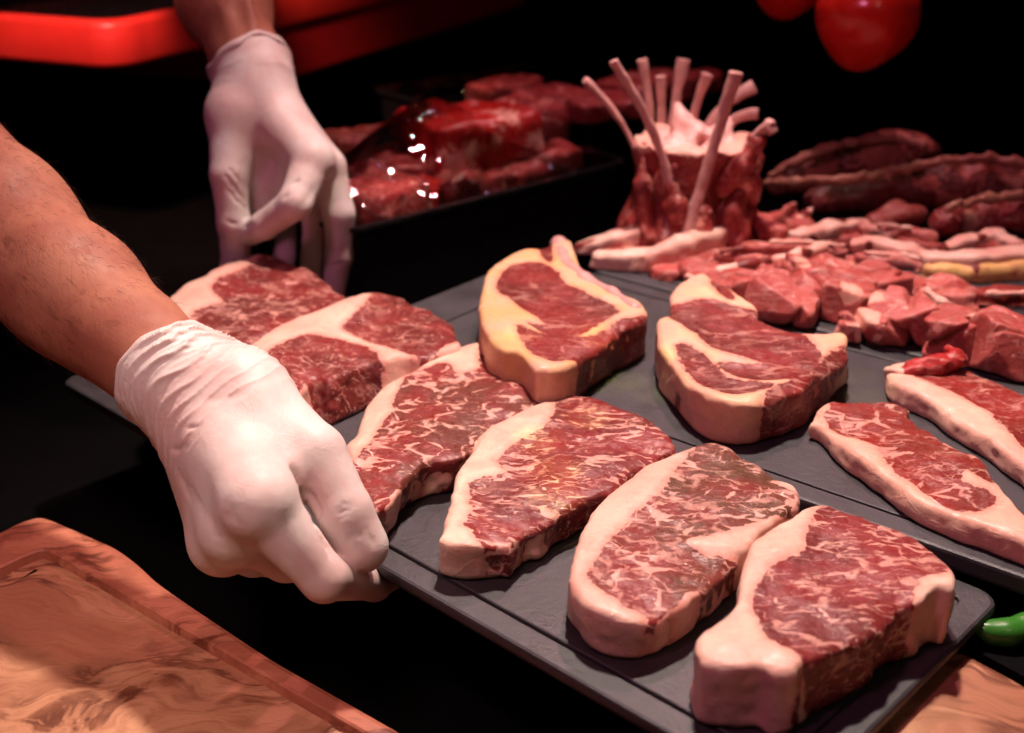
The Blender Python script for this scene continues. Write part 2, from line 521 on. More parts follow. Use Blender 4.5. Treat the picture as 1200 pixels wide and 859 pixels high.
G6 = 'thick boneless steaks in a row on the front tray'
S1 = [(196,351),(200,345),(217,332),(237,325),(247,317),(280,304),(297,297),(320,296),(335,300),(345,306),(365,311),(380,320),(395,335),(406,342),(408,347),(390,357),(360,366),(330,377),(295,392),(262,408),(240,405),(222,388),(205,365)]
L1 = [[(320,297),(340,302),(365,312),(380,321),(392,337),(405,345),(375,358),(330,377),(265,406),(230,383),(225,367),(245,357),(262,352),(249,340),(252,330),(280,317),(295,311),(305,301)]]
S2 = [(277,415),(295,402),(315,387),(340,372),(382,357),(410,347),(442,340),(470,345),(485,355),(502,360),(527,375),(530,382),(539,400),(535,406),(514,412),(495,416),(475,415),(447,420),(430,420),(405,430),(385,439),(367,437),(350,450),(322,440),(300,432)]
L2 = [[(430,352),(445,342),(467,346),(482,356),(500,361),(525,375),(530,392),(515,408),(495,415),(477,412),(445,402),(420,392),(401,382),(412,370)],
      [(307,427),(320,412),(345,397),(367,390),(390,395),(425,402),(445,417),(430,420),(405,429),(385,437),(367,436),(350,450),(300,433)]]
S3 = [(405,517),(415,502),(422,487),(427,472),(440,457),(455,445),(475,435),(502,420),(530,407),(555,401),(575,401),(587,409),(607,417),(627,434),(636,445),(642,455),(650,459),(652,464),(630,474),(602,490),(575,505),(553,523),(530,534),(507,538),(495,545),(473,560),(470,572),(457,587),(437,599),(425,590),(415,565),(410,540)]
L3 = [[(415,552),(435,517),(447,495),(462,482),(461,472),(475,440),(497,430),(522,425),(532,435),(545,437),(562,430),(562,415),(580,407),(607,417),(627,434),(640,452),(650,460),(627,472),(597,490),(565,505),(540,530),(507,537),(472,560),(457,587),(437,599),(425,585)]]
S4 = [(511,627),(520,607),(527,585),(532,562),(537,547),(552,527),(567,505),(590,492),(617,477),(645,466),(665,460),(695,460),(722,470),(747,481),(770,495),(787,509),(792,520),(791,526),(775,529),(762,537),(732,555),(715,570),(692,580),(675,587),(655,595),(640,605),(627,614),(617,615),(605,625),(597,637),(582,634),(560,637),(532,637),(515,632)]
L4 = [[(660,462),(695,460),(722,470),(770,495),(791,520),(762,537),(715,570),(655,595),(627,614),(617,615),(597,637),(585,630),(550,617),(544,612),(552,595),(549,572),(555,562),(575,557),(595,551),(582,540),(595,527),(612,515),(637,502),(650,487),(650,475)]]
S5 = [(667,675),(671,644),(681,621),(701,590),(724,567),(753,544),(784,530),(810,521),(827,515),(847,516),(867,527),(892,534),(909,547),(924,561),(935,571),(939,588),(924,601),(895,621),(878,638),(855,655),(832,678),(810,698),(775,715),(750,724),(716,720),(687,707),(673,690)]
L5 = [[(832,517),(847,517),(892,534),(909,547),(924,564),(901,561),(935,593),(907,604),(850,624),(801,633),(832,647),(867,644),(832,672),(804,692),(775,710),(750,715),(730,707),(696,684),(690,670),(713,638),(736,610),(764,587),(784,567),(798,541)]]
S6 = [(815,750),(830,730),(860,707),(866,674),(873,648),(889,625),(916,608),(939,592),(955,585),(975,584),(998,595),(1031,608),(1071,621),(1098,638),(1117,661),(1121,678),(1116,690),(1098,686),(1081,701),(1061,707),(1038,724),(1028,734),(1005,747),(982,760),(959,773),(942,780),(932,787),(909,787),(893,780),(853,780),(823,773)]
L6 = [[(949,611),(959,595),(975,586),(998,595),(1031,608),(1071,621),(1098,638),(1108,652),(1106,668),(1084,674),(1072,690),(1050,710),(1031,729),(1005,747),(985,761),(958,773),(935,768),(912,755),(899,747),(883,707),(888,681),(909,661),(942,644)]]
S7 = [(562,347),(566,330),(573,314),(587,303),(607,292),(628,289),(645,286),(666,281),(673,291),(680,310),(691,323),(708,335),(726,342),(749,348),(757,358),(757,366),(745,375),(726,384),(703,400),(680,417),(656,431),(638,433),(626,431),(607,414),(587,410),(570,396),(563,372)]
L7 = [[(582,340),(587,321),(603,310),(633,307),(652,319),(661,331),(680,340),(708,351),(726,363),(703,379),(684,389),(670,396),(645,393),(617,379),(638,379),(614,363),(598,351)],
      [(630,290),(645,287),(648,303),(640,306)], [(606,384),(640,391),(690,391),(724,375),(736,373),(724,383),(694,403),(664,419),(642,423),(618,409)], [(733,373),(757,360),(759,368),(744,385),(728,384)]]
S8 = [(770,376),(777,369),(784,356),(790,337),(801,325),(823,319),(836,325),(853,333),(867,344),(887,356),(888,366),(907,375),(926,381),(958,386),(991,389),(993,408),(980,420),(965,432),(946,449),(921,459),(897,466),(872,469),(840,464),(818,454),(796,432),(777,408),(771,391)]
L8 = [[(782,364),(799,354),(831,349),(865,356),(887,366),(921,381),(953,400),(965,415),(946,437),(921,442),(872,442),(853,432),(843,420),(897,422),(867,415),(836,405),(814,388)],
      [(792,405),(804,400),(823,410),(843,427),(860,442),(909,447),(877,457),(848,457),(823,447),(804,430)], [(833,332),(845,332),(862,347),(848,347)], [(898,455),(948,434),(974,408),(990,396),(992,410),(966,433),(930,456),(898,465)]]
S9 = [(949,489),(955,481),(968,468),(994,465),(1017,464),(1058,467),(1075,486),(1105,506),(1128,521),(1151,538),(1171,564),(1186,582),(1201,600),(1222,625),(1225,640),(1200,632),(1157,617),(1116,602),(1075,583),(1046,563),(1017,541),(991,522),(962,494)]
L9 = [[(962,486),(974,471),(1017,465),(1058,468),(1075,487),(1105,507),(1134,526),(1154,544),(1163,567),(1134,555),(1128,567),(1163,579),(1166,590),(1145,599),(1116,596),(1093,582),(1058,558),(1041,544),(1026,523),(994,506)]]
S10 = [(1042,430),(1046,423),(1067,420),(1081,419),(1105,427),(1116,424),(1140,427),(1163,436),(1200,454),(1240,480),(1255,530),(1240,575),(1200,543),(1177,526),(1151,506),(1116,486),(1093,468),(1061,454),(1046,445)]
L10 = [[(1070,428),(1090,425),(1116,424),(1140,427),(1163,436),(1200,454),(1240,480),(1250,520),(1235,545),(1190,510),(1170,490),(1160,478),(1140,468),(1110,456),(1085,447),(1070,440)]]

steak('steak', S1, L1, .026, 0, meat('meat_first', .5, .95, seed=1, p=(.14, .15, .9), stretch=2.5), 'marbled steak at the far end of the front tray, against the far hand', 'steak', G6, (.002, -.006), seed=11)
steak('steak', S2, L2, .028, 0, meat('meat_second', .5, .9, seed=2, p=(.05, .10, 1.0), stretch=1.5, seams=.3, fat=(.70, .45, .35)), 'thick steak with two red muscles split by pale fat, second from the far hand', 'steak', G6, (.003, -.010), seed=22, sidemix=.05)
steak('steak', S3, L3, .024, 0, meat('meat_third', .55, 1.0, seed=3, lean2=(.115, .034, .022), fat=(.68, .47, .36), seams=1.0, stretch=1.7, p=(.24, .07, .3)), 'steak with a brownish cap muscle and webbed fat seams, beside the thumb', 'steak', G6, (-.003, .004), seed=33)
steak('steak', S4, L4, .024, 0, meat('meat_fourth', -.25, 1.0, seed=4, fat=(.70, .51, .395), seams=.3, stretch=3.4, p=(.15, .17, .9)), 'finely streaked steak with a wide creamy fat cap, left of the brownish one', 'steak', G6, (.001, .006), seed=44, sidemix=.02)
steak('steak', S5, L5, .024, 0, meat('meat_fifth', .1, 1.0, lean1=(.20, .028, .024), lean2=(.105, .046, .026), seed=5, fat=(.70, .44, .35), stretch=1.9, p=(.22, .13, .5), seams=.6), 'brownish marbled steak with a long pale fat cap, left of the thickest steak', 'steak', G6, (.0, .003), seed=55)
steak('steak', S6, L6, .031, 0, meat('meat_sixth', -.35, .95, lean1=(.23, .026, .026), lean2=(.14, .021, .019), seed=6, fat=(.72, .48, .375), stretch=4, p=(.10, .14, 1.0), seams=.8), 'thickest red marbled steak with a blocky fat end, at the near tray corner', 'steak', G6, (.0, .001), seed=66, sidemix=.012)
r7 = steak('rib_steak', S7, L7, .030, Z2, meat('meat_rib', -.2, .35, seed=7, fat=(.66, .36, .16), fat2=(.68, .37, .26), seams=.2), 'bone-in rib steak with yellow fat and a curved rib bone along its back', 'steak', None, (0, .001), seed=77, sidemix=.012)
steak('sirloin_steak', S8, L8, .029, Z2, meat('meat_sirloin', -.35, .45, seed=8, fat=(.70, .42, .26), fat2=(.68, .35, .26), seams=.3), 'thick round-sided steak with a pale fat rim, in the middle of the trays', 'steak', None, (0, .002), seed=88, sidemix=.014)
steak('thin_steak', S9, L9, .013, Z2, meat('meat_thin', -.5, .8, lean1=(.26, .022, .016), lean2=(.17, .022, .015), seed=9, fat=(.71, .42, .315), fat2=(.67, .34, .26), seams=.8, stretch=2, p=(.22, .08, .4)), 'thin red steak with a long pale fat edge, nearest the thick round-sided steak', 'steak', 'thin steaks on the second tray', (-.001, -.002), seed=99)
steak('thin_steak', S10, L10, .013, Z2, meat('meat_thin_dark', -.5, .55, lean1=(.24, .022, .018), lean2=(.17, .022, .016), seed=10, fat=(.70, .43, .33), fat2=(.66, .34, .27)), 'thin dark red steak with a ragged scrap on its tip, at the right edge', 'steak', 'thin steaks on the second tray', (-.001, -.002), seed=101)

# ------------------------------------------------------------------ generic organic strips
def strips_mesh(specs, vox, k=.004, nz=.0012, ns=90, seed=0, squash=None, it=1):
    """specs: lists of (point, radius) chains"""
    allp = np.array([p for s in specs for p, r in s]); mr = max(r for s in specs for p, r in s)
    lo = allp.min(0) - mr - .006; hi = allp.max(0) + mr + .006
    def fn(G):
        d = None
        for s in specs:
            for (a, ra), (b, rb) in zip(s[:-1], s[1:]):
                c = cone(G, a, b, ra, rb); d = c if d is None else smin(d, c, k)
        return d + fbm(G, ns, seed, 2) * nz
    return mesh_sdf(fn, lo, hi, vox, it)

def bands_mesh(specs, vox, k=.003, nz=.0016, ns=70, seed=0, it=2):
    """flat slabs along chains of (point, half width, half height)"""
    allp = np.array([p for c in specs for p, w, h in c]); mr = max(max(w, h) for c in specs for p, w, h in c)
    lo = allp.min(0) - mr - .006; hi = allp.max(0) + mr + .006
    def fn(G):
        d = None
        for c in specs:
            for (a, wa, ha), (b, wb, hb) in zip(c[:-1], c[1:]):
                ba = b - a; pa = G - a
                t = np.clip((pa[..., :2] @ ba[:2]) / (ba[:2] @ ba[:2]), 0, 1)
                dp = np.hypot(pa[..., 0] - t * ba[0], pa[..., 1] - t * ba[1]); dz = pa[..., 2] - t * ba[2]
                w = wa + (wb - wa) * t; h = ha + (hb - ha) * t
                r = np.minimum(w, h) * .55
                qx = dp - w + r; qz = np.abs(dz) - h + r
                e = np.sqrt(np.maximum(qx, 0) ** 2 + np.maximum(qz, 0) ** 2) + np.minimum(np.maximum(qx, qz), 0) - r
                d = e if d is None else smin(d, e, k)
        return d + fbm(G, ns, seed, 2) * nz + fbm(G, ns * 3, seed + 7, 2) * nz * .35
    return mesh_sdf(fn, lo, hi, vox, it)
def bchain(pts): return [(P(x, y, z), w / 1000, h / 1000) for x, y, z, w, h in pts]

def part(name, V, F, mat, parent, sd=None):
    return make_obj(name, V, F, mat, parent, {'sd': np.full(len(V), -.01) if sd is None else sd})

def chain(pts, z=None):        # (px,py,z,r_mm)
    return [(P(x, y, zz), r / 1000) for x, y, zz, r in pts]

# rib bone of the rib steak
zt = Z2 + .030
V, F = strips_mesh([[(P(x, y, zt - .004), r) for x, y, r in ((655, 287, .006), (662, 312, .006), (684, 331, .0058), (715, 347, .0055), (744, 364, .005))],
                    [(P(655, 287, zt - .004), .0055), (P(655, 289, Z2 + .008), .005)]], .0014, seed=4, nz=.0008)
ob = part('rib_bone', V, F, M_bone, r7)

# ragged scrap on the far thin steak
# ------------------------------------------------------------------ lamb pieces on the back tray
M_lamb = meat('lamb_lean', .3, .35, (.42, .080, .068), (.30, .046, .041), seed=20, fs=.7, marb=(.72, .40, .35), seams=.45, rough=.44)
M_lambfat = meat('lamb_fat', 0, 0, seed=21, fat=(.74, .46, .38), fat2=(.66, .30, .25))
M_yfat = meat('yellow_fat', 0, 0, seed=22, fat=(.72, .42, .16), fat2=(.66, .36, .15))
M_dark = meat('aged_lean', .2, .3, (.15, .020, .017), (.08, .013, .011), seed=23, fat=(.30, .11, .075), fat2=(.2, .055, .04), seams=.3)
ZT = Z2 + .001
def lamb(name, label, lean, fat, matl=None, matf=None, group='lamb pieces on the back tray', vox=.0017, cat='lamb chop', fsd=.01):
    q = (lean or fat)[0][0]
    base = P(q[0], q[1], q[2]); base[2] = ZT
    e = empty(name, base)
    sd_ = sum(map(ord, label))
    if lean:
        V, F = bands_mesh([bchain(c) for c in lean], vox, .004, .0030, 60, seed=sd_ % 91)
        V[:, 2] = np.maximum(V[:, 2], ZT + .0004)
        part('lean', V, F, matl or M_lamb, e, -.0032 + .0042 * fbm(V, 55, sd_ % 57, 2))
    if fat:
        V, F = bands_mesh([bchain(c) for c in fat], vox, .003, .0016, 75, seed=sd_ % 83)
        V[:, 2] = np.maximum(V[:, 2], ZT + .0004)
        part('fat', V, F, matf or M_lambfat, e, np.full(len(V), fsd) - .010 * np.clip(fbm(V, 50, sd_ % 31, 2) - .15, 0, 1) * 3)
    return tag(e, label, cat, group)

lamb('lamb_chop', 'lamb chop with a pale upper fat strip, leftmost, below the crown roast',
     [[(730, 300, .012, 14, 8), (790, 288, .014, 15, 10), (835, 272, .016, 14, 10)]],
     [[(682, 290, .017, 6, 5), (722, 284, .022, 8, 8), (765, 273, .026, 10, 9), (815, 258, .027, 8, 7)]])
lamb('lamb_chop', 'lamb chop with a tan fat strip over red lean, in front of the leftmost chop',
     [[(780, 326, .011, 12, 10), (835, 314, .012, 13, 11), (890, 302, .013, 13, 10)]],
     [[(705, 306, .018, 8, 8), (755, 306, .020, 7, 8), (800, 290, .028, 8, 9), (852, 272, .030, 8, 8)]])
lamb('lamb_chop', 'bright red folded lamb piece with a pointed pale tip, right of the crown roast',
     [[(840, 272, .018, 14, 14), (885, 276, .018, 16, 15), (935, 272, .016, 14, 13)], [(850, 250, .034, 4, 6), (885, 258, .034, 5, 6), (915, 276, .030, 5, 7)],
      [(895, 268, .030, 6, 9), (922, 252, .032, 3, 8), (930, 242, .033, 1.5, 3)]],
     [[(935, 262, .024, 4, 7), (950, 248, .028, 2.5, 4)]])
lamb('lamb_chop', 'pink and white chop right of the folded lamb piece, below the dark joints',
     [[(950, 284, .010, 14, 9), (1005, 280, .010, 15, 10), (1062, 280, .010, 12, 8)]],
     [[(935, 278, .020, 9, 6), (975, 268, .022, 9, 6), (1012, 263, .020, 6, 4)]])
lamb('lamb_chop', 'chop with a long white bone edge, just behind the trimmed lamb pieces',
     [[(850, 328, .012, 14, 11), (900, 326, .012, 16, 11), (960, 318, .012, 15, 11)]],
     [[(843, 320, .022, 4, 5), (880, 312, .024, 5, 5), (930, 304, .025, 5, 6), (962, 292, .024, 5, 6)]])
lamb('lamb_chop', 'long thin pink chop in front of the dark joints, left of the yellow fat piece',
     [[(965, 308, .008, 10, 7), (1020, 314, .008, 11, 7), (1085, 322, .008, 12, 7)], [(1060, 286, .013, 9, 8), (1115, 296, .012, 9, 7)]],
     [[(968, 292, .017, 6, 5), (1020, 286, .018, 7, 5), (1060, 294, .018, 9, 5), (1105, 304, .015, 6, 4)]])
lamb('lamb_chop', 'folded pale pink flap on top of the yellow fat piece',
     [[(1105, 298, .018, 8, 8), (1150, 292, .020, 11, 10), (1195, 296, .020, 9, 9)]],
     [[(1095, 296, .025, 4, 3), (1130, 284, .028, 7, 4), (1165, 276, .030, 8, 5), (1190, 288, .028, 7, 5)]])
lamb('lamb_chop', 'thick slab with a yellow fat face and white top edge, at the right edge',
     [], [[(1094, 326, .0125, 10, 12), (1140, 327, .0125, 11, 12.5), (1200, 322, .013, 12, 13), (1260, 318, .013, 12, 13)]], matf=M_yfat)
V, F = bands_mesh([bchain([(1092, 303, .0255, 9, 4), (1140, 303, .0265, 10, 4.5), (1205, 297, .027, 11, 5), (1260, 294, .027, 11, 5)])], .0016, seed=3, nz=.001)
slab = [o for o in bpy.data.objects if o.get('label', '').startswith('thick slab')][0]
part('fat_edge', V, F, M_lambfat, slab, np.full(len(V), .02))
lamb('lamb_chop', 'long dark red strip of meat lying behind the rightmost trimmed pieces',
     [[(1060, 352, .012, 9, 9), (1120, 352, .013, 9, 10), (1180, 352, .014, 10, 10), (1260, 350, .014, 10, 10)]], [[(1160, 344, .024, 3, 2), (1230, 343, .024, 3.5, 2)]], matl=meat('strip_lean', .1, .3, (.33, .03, .025), (.24, .024, .02), seed=31))
M_slice = meat('slice_lean', .2, .5, (.52, .15, .125), (.42, .085, .075), seed=27, fs=.7, seams=.5, marb=(.74, .45, .40))
SL = [('thin pale pink slice draped over the foot of the crown roast', [[(780, 262, .028, 5, 4), (830, 254, .032, 7, 4), (872, 262, .030, 6, 4)]], [[(786, 257, .032, 2.5, 2.5), (832, 249, .036, 3, 2.5), (870, 256, .034, 2.5, 2.5)]]),
      ('thin pink slice with a white edge between the folded piece and the long bone chop', [[(880, 292, .024, 7, 4), (930, 290, .024, 8, 4), (985, 296, .020, 7, 4)]], [[(905, 284, .030, 3, 2.5), (950, 284, .029, 3, 2.5), (990, 288, .026, 2.5, 2.5)]]),
      ('thin red slice with a pale rim beside the yellow fat piece', [[(1010, 302, .016, 7, 4), (1055, 306, .017, 8, 4.5), (1098, 316, .014, 7, 4)]], [[(1015, 296, .021, 2.5, 2.5), (1058, 299, .022, 3, 2.5), (1094, 308, .019, 2.5, 2)]]),
      ('small twisted pink scrap below the notched dark joint', [[(1010, 268, .022, 5, 4), (1050, 270, .022, 6, 4), (1090, 278, .020, 5, 4)]], [[(1030, 263, .027, 2.5, 2), (1066, 267, .027, 2.5, 2)]]),
      ('thin pink slice with white streaks above the long bone chop, under the folded piece', [[(845, 300, .026, 6, 4), (885, 300, .027, 7, 4)], ], [[(842, 296, .031, 2.5, 2.5), (870, 292, .032, 2.5, 2.5), (892, 293, .031, 2, 2)]])]
for lb, ln, ft in SL:
    lamb('lamb_slice', lb, ln, ft, matl=M_slice, cat='lamb slice')
BL = ['leftmost, against the thick round-sided steak', 'second from the left', 'third from the left, under the long bone chop', 'fourth from the left, below the thin pink chop',
      'fifth from the left, before the yellow fat piece', 'rightmost, under the long dark red strip']
for k, (x, y) in enumerate(((838, 330), (898, 332), (955, 330), (1012, 328), (1062, 334), (1118, 346))):
    dx, dy = 24, 15
    lamb('lamb_slice', 'broad flat slice in the overlapping bed, ' + BL[k],
         [[(x - dx, y - dy, .020, 11, 4.2), (x, y - 1, .017, 16, 4.6), (x + dx, y + dy, .010, 13, 4.2)]],
         [[(x - dx - 8, y - dy + 9, .023, 3, 2.4), (x - 14, y + 8, .021, 3.4, 2.6), (x + 8, y + 20, .014, 3, 2.4)]], matl=(M_slice if k % 2 else M_lamb), cat='lamb slice', group='broad slices in the overlapping bed')
# trimmed loin pieces in a row
lab = ['leftmost in the row, partly behind the thick round-sided steak', 'second in the row, right behind the thick round-sided steak',
       'third in the row, with a pale split on its side', 'low and small, left of the tendon piece',
       'fourth in the row, with a white tendon on top', 'fifth in the row, above the ragged scrap', 'sixth in the row, at the right edge', 'last of the row, cut off by the right edge', 'lying behind the second and third of the row', 'lying behind the fourth, left of the long dark strip']
sp_ = [(858, 338, .012, .026, .020, .0120, .3), (922, 350, .013, .025, .022, .0145, .25), (988, 346, .013, .024, .022, .0145, -.2), (1003, 384, .008, .018, .016, .0100, .5),
       (1060, 375, .013, .023, .023, .0155, .35), (1120, 393, .013, .020, .022, .0155, .2), (1180, 404, .014, .023, .024, .0165, .1), (1244, 414, .013, .023, .024, .017, .2), (950, 326, .010, .024, .018, .0115, .1), (1030, 336, .011, .024, .018, .0125, -.1)]
for i, (x, y, zc, rx, ry, rz, ro) in enumerate(sp_):
    c = P(x, y, ZT + zc); c[2] = ZT + rz * .93
    sh = i * 7 + 3
    rr_ = np.random.default_rng(i + 5)
    cuts = [(rr_.normal(size=3) * np.array([1, 1, .5]), rr_.uniform(-.006, .006)) for _ in range(2)]
    faces = []
    for v_, f_ in (((rr_.uniform(-.35, .35), rr_.uniform(-.5, .1), 1), .84 * rz), ((rr_.uniform(-.6, .6), -1, rr_.uniform(.1, .7)), .86 * ry), ((rr_.choice([-1, 1]), rr_.uniform(-.5, .2), rr_.uniform(.2, .8)), .88 * rx)):
        v_ = np.array(v_, float); faces.append((v_ / np.linalg.norm(v_), f_))
    def fn(G, c=c, rx=rx, ry=ry, rz=rz, ro=ro, sh=sh, cuts=cuts, faces=faces):
        d = rbox(G, c, (rx * .92, ry * .92, rz), rz * .45, ro - .75)
        d = d + fbm(G, 38, sh + 3, 3) * .0042
        for nrm_, off in cuts:            # folds and knife splits
            nrm_ = nrm_ / np.linalg.norm(nrm_)
            e = np.abs((G - c) @ nrm_ - off + noise3(G, 50, sh) * .003)
            d = d + .0055 * np.exp(-(e / .0022) ** 2)
        for nrm_, hh in faces:             # flat knife-cut faces
            d = np.maximum(d, (G - c) @ nrm_ - hh + noise3(G, 90, sh + 1) * .0006)
        return np.maximum(d, ZT + .0004 - G[..., 2])
    m3 = np.array([.042, .042, .029])
    V, F = mesh_sdf(fn, c - m3, c + m3, .0014, 1)
    sdv = -.0045 + .006 * fbm(V * np.array([1, 1, .6]), 48, sh + 40, 2)
    e = make_obj('loin_piece', V, F, M_lamb, None, {'sd': sdv})
    tag(e, 'trimmed pink lamb piece ' + lab[i], 'lamb loin', 'trimmed lamb pieces in a row')

# ragged scrap on the far thin steak
V, F = bands_mesh([bchain([(1051, 437, .022, 7, 5), (1072, 433, .025, 6.5, 3.5), (1096, 429, .0255, 7.5, 3.5), (1121, 421, .0265, 6, 3)]), bchain([(1100, 428, .028, 3, 3), (1118, 414, .030, 3.5, 4), (1128, 424, .029, 3, 3)])], .0014, .003, .0030, 95, seed=5)
sc = make_obj('meat_scrap', V, F, meat('scrap', .2, .3, (.36, .02, .02), (.26, .018, .016), seed=41), None, {'sd': np.where(V[:, 0] < P(1058, 430, .028)[0], .006, -.006)})
tag(sc, 'ragged red scrap with a pale end lying on the tip of the dark thin steak', 'meat scrap')

# ------------------------------------------------------------------ crown roast
DC = .992
cr_c = J(808, 272, DC); cr_c[2] = ZT
crown = empty('crown_roast', cr_c)
tag(crown, 'crown roast of lamb with bare bones fanning out of the top', 'crown roast')
R0 = .045; HT = .083
def crown_fn(G):
    q = G - cr_c
    rr = np.sqrt(q[..., 0] ** 2 + q[..., 1] ** 2); z = q[..., 2]
    prof = R0 + .013 * np.exp(-((z - .004) / .026) ** 2) - .003 * np.sin(np.clip(z / HT, 0, 1) * math.pi) + .004 * np.clip(z / HT, 0, 1) ** 2
    a = np.arctan2(q[..., 1], q[..., 0])
    prof = prof + .0026 * np.cos(a * 9 + 1.1) * np.clip(1.3 - z / HT, 0, 1)
    d = np.abs(rr - (prof - .010)) - .010
    d = np.maximum(d, np.abs(z - HT / 2) - HT / 2)
    d = np.maximum(d, z - HT + .010 * np.clip(noise3(np.stack([np.cos(a), np.sin(a), a * 0], -1), 1.7, 5) + .2, 0, 1))
    return d * .9 + fbm(G, 60, 8, 2) * .0035
V, F = mesh_sdf(crown_fn, cr_c - np.array([.068, .068, .004]), cr_c + np.array([.068, .068, HT + .008]), .0018, 2)
V[:, 2] = np.maximum(V[:, 2], ZT + .0004)
M_crown = meat('crown_lean', 1.2, .35, (.30, .032, .03), (.22, .028, .026), seed=51, seams=.5, fat=(.74, .42, .35))
zz = V[:, 2] - ZT
part('meat_wall', V, F, M_crown, crown, np.where(zz > HT - .004 + .004 * noise3(V, 60, 9), .003, -.0045 + .0045 * noise3(V, 36, 3)))
def fat_fn(G):
    q = G - cr_c
    d = ellipsoid(G, cr_c + np.array([-.002, .006, HT - .010]), (.036, .032, .012))
    d = smin(d, cone(G, cr_c + np.array([-.008, .0, HT]), cr_c + np.array([-.014, .008, HT + .022]), .015, .002), .006)
    d = smin(d, cone(G, cr_c + np.array([.02, .0, HT]), cr_c + np.array([.024, .004, HT + .010]), .012, .006), .008)
    return d + fbm(G, 75, 18, 3) * .0042
V, F = mesh_sdf(fat_fn, cr_c + np.array([-.045, -.045, HT - .03]), cr_c + np.array([.045, .045, HT + .03]), .0018, 2)
part('fat_filling', V, F, meat('crown_fat', 0, 0, seed=52, fat=(.78, .46, .42), fat2=(.74, .36, .33)), crown, np.full(len(V), .02))
def wall_pt(px, z, front, extra=.0):
    """point on the outside of the crown wall below photo column px"""
    dx = (px - 808) / FPX * DC
    R = R0 + .013 * math.exp(-((z - .004) / .026) ** 2) - .003 * math.sin(min(z / HT, 1) * math.pi) + .004 * min(z / HT, 1) ** 2 + extra
    dx = max(-R * .995, min(R * .995, dx))
    return cr_c + np.array([dx, (-1 if front else 1) * math.sqrt(R * R - dx * dx), z])
bones = [((742, 738, 733), True, [(714, 130, -.045), (698, 108, -.050), (685, 93, -.054)]),
         ((768, 770, 766), True, [(747, 136, -.080), (732, 102, -.086), (718, 71, -.090)]),
         ((762, 762, 764), False, [(762, 121, -.006), (757, 96, -.010), (752, 69, -.012)]),
         ((790, 790, 790), False, [(794, 129, .004), (798, 100, .002), (801, 69, .0)]),
         ((788, 800, 814), True, [(829, 138, -.090), (845, 110, -.095), (863, 84, -.098)]),
         ((826, 826, 830), False, [(848, 155, .006), (866, 128, .004), (884, 101, .002)]),
         ((850, 850, 850), False, [(864, 158, -.004), (877, 145, -.006), (889, 133, -.008)]),
         ((806, 808, 812), False, [(812, 135, .0), (820, 110, -.002), (829, 86, -.004)]),
         ((774, 774, 776), False, [(776, 130, .0), (775, 110, -.002), (774, 88, -.004)]),
         ((822, 834, 852), True, [(872, 165, -.072), (889, 149, -.076), (902, 146, -.076), (906, 156, -.074)])]
for i, ((xa, xb, xc), fr, tips) in enumerate(bones):
    b0 = wall_pt(xa, .004 if fr else HT * .45, fr, -.0012); rim = wall_pt(xc, HT * .9, fr, .0006); tp = J(*tips[2][:2], DC + tips[2][2])
    tr = .56 if fr else .4
    ctl = (rim - (1 - tr) ** 2 * b0 - tr * tr * tp) / (2 * tr * (1 - tr))
    tt = np.linspace(0, 1, 15)[:, None]
    pl = (1 - tt) ** 2 * b0 + 2 * tt * (1 - tt) * ctl + tt * tt * tp
    if len(tips) == 4: pl = np.concatenate([pl, [J(*tips[3][:2], DC + tips[3][2])]])
    m = len(pl)
    wd = np.interp(np.linspace(0, 1, m), [0, .45, .8, 1], [.0050, .0042, .0042, .0052]) * (1.15 if i in (3, 4, 5) else 1)
    lo = pl.min(0) - .01; hi = pl.max(0) + .01
    endd = pl[-1] - pl[-2]; endd /= np.linalg.norm(endd)
    def fn(G, pl=pl, wd=wd, endd=endd, i=i):
        D = np.full(G.shape[:3], 1e9)
        for k in range(len(pl) - 1):
            a, b = pl[k], pl[k + 1]; ba = b - a; pa = G - a
            t = np.clip((pa @ ba) / (ba @ ba), 0, 1)
            d = pa - t[..., None] * ba
            er = (a + b) / 2 - cr_c; er[2] = 0; er /= np.linalg.norm(er) + 1e-9
            er = er - ba * (er @ ba) / (ba @ ba); er /= np.linalg.norm(er) + 1e-9
            dr = d @ er                                      # flatter towards the crown axis
            q = np.sqrt(np.maximum((d * d).sum(-1) - dr * dr, 0) + (dr / .62) ** 2) - (wd[k] + (wd[k + 1] - wd[k]) * t)
            D = np.minimum(D, q)
        D = D * .75 + fbm(G, 90, 30 + i, 2) * .0007
        return np.maximum(D, (G - pl[-1]) @ endd)           # sawn end
    V, F = mesh_sdf(fn, lo, hi, .0011, 1)
    part('bone', V, F, M_bone, crown)
# meat left between the ribs, running up to the rim
for k, (px_, z0, z1) in enumerate(((754, .012, .080), (782, .010, .070), (812, .010, .064), (846, .012, .078), (866, .02, .088))):
    p0 = wall_pt(px_, z0, True, -.004); p1 = wall_pt(px_ + (px_ - 808) * .12, z1, True, -.003)
    V, F = strips_mesh([[(p0, .010), ((p0 + p1) / 2, .0065), (p1, .003)]], .0016, .003, .0055, 60, seed=60 + k)
    part('rib_meat', V, F, M_crown, crown, -.004 + .0045 * fbm(V, 45, k + 70, 2))

V, F = strips_mesh([[(J(846, 222, DC - .056), .010), (J(866, 192, DC - .062), .008), (J(884, 166, DC - .066), .006), (J(897, 152, DC - .069), .003)],
                    [(J(866, 206, DC - .054), .008), (J(880, 218, DC - .050), .006), (J(884, 230, DC - .046), .004)]], .0016, .005, .004, 70, seed=77)
part('meat_flap', V, F, M_crown, crown, -.0045 + .004 * fbm(V, 45, 78, 2))

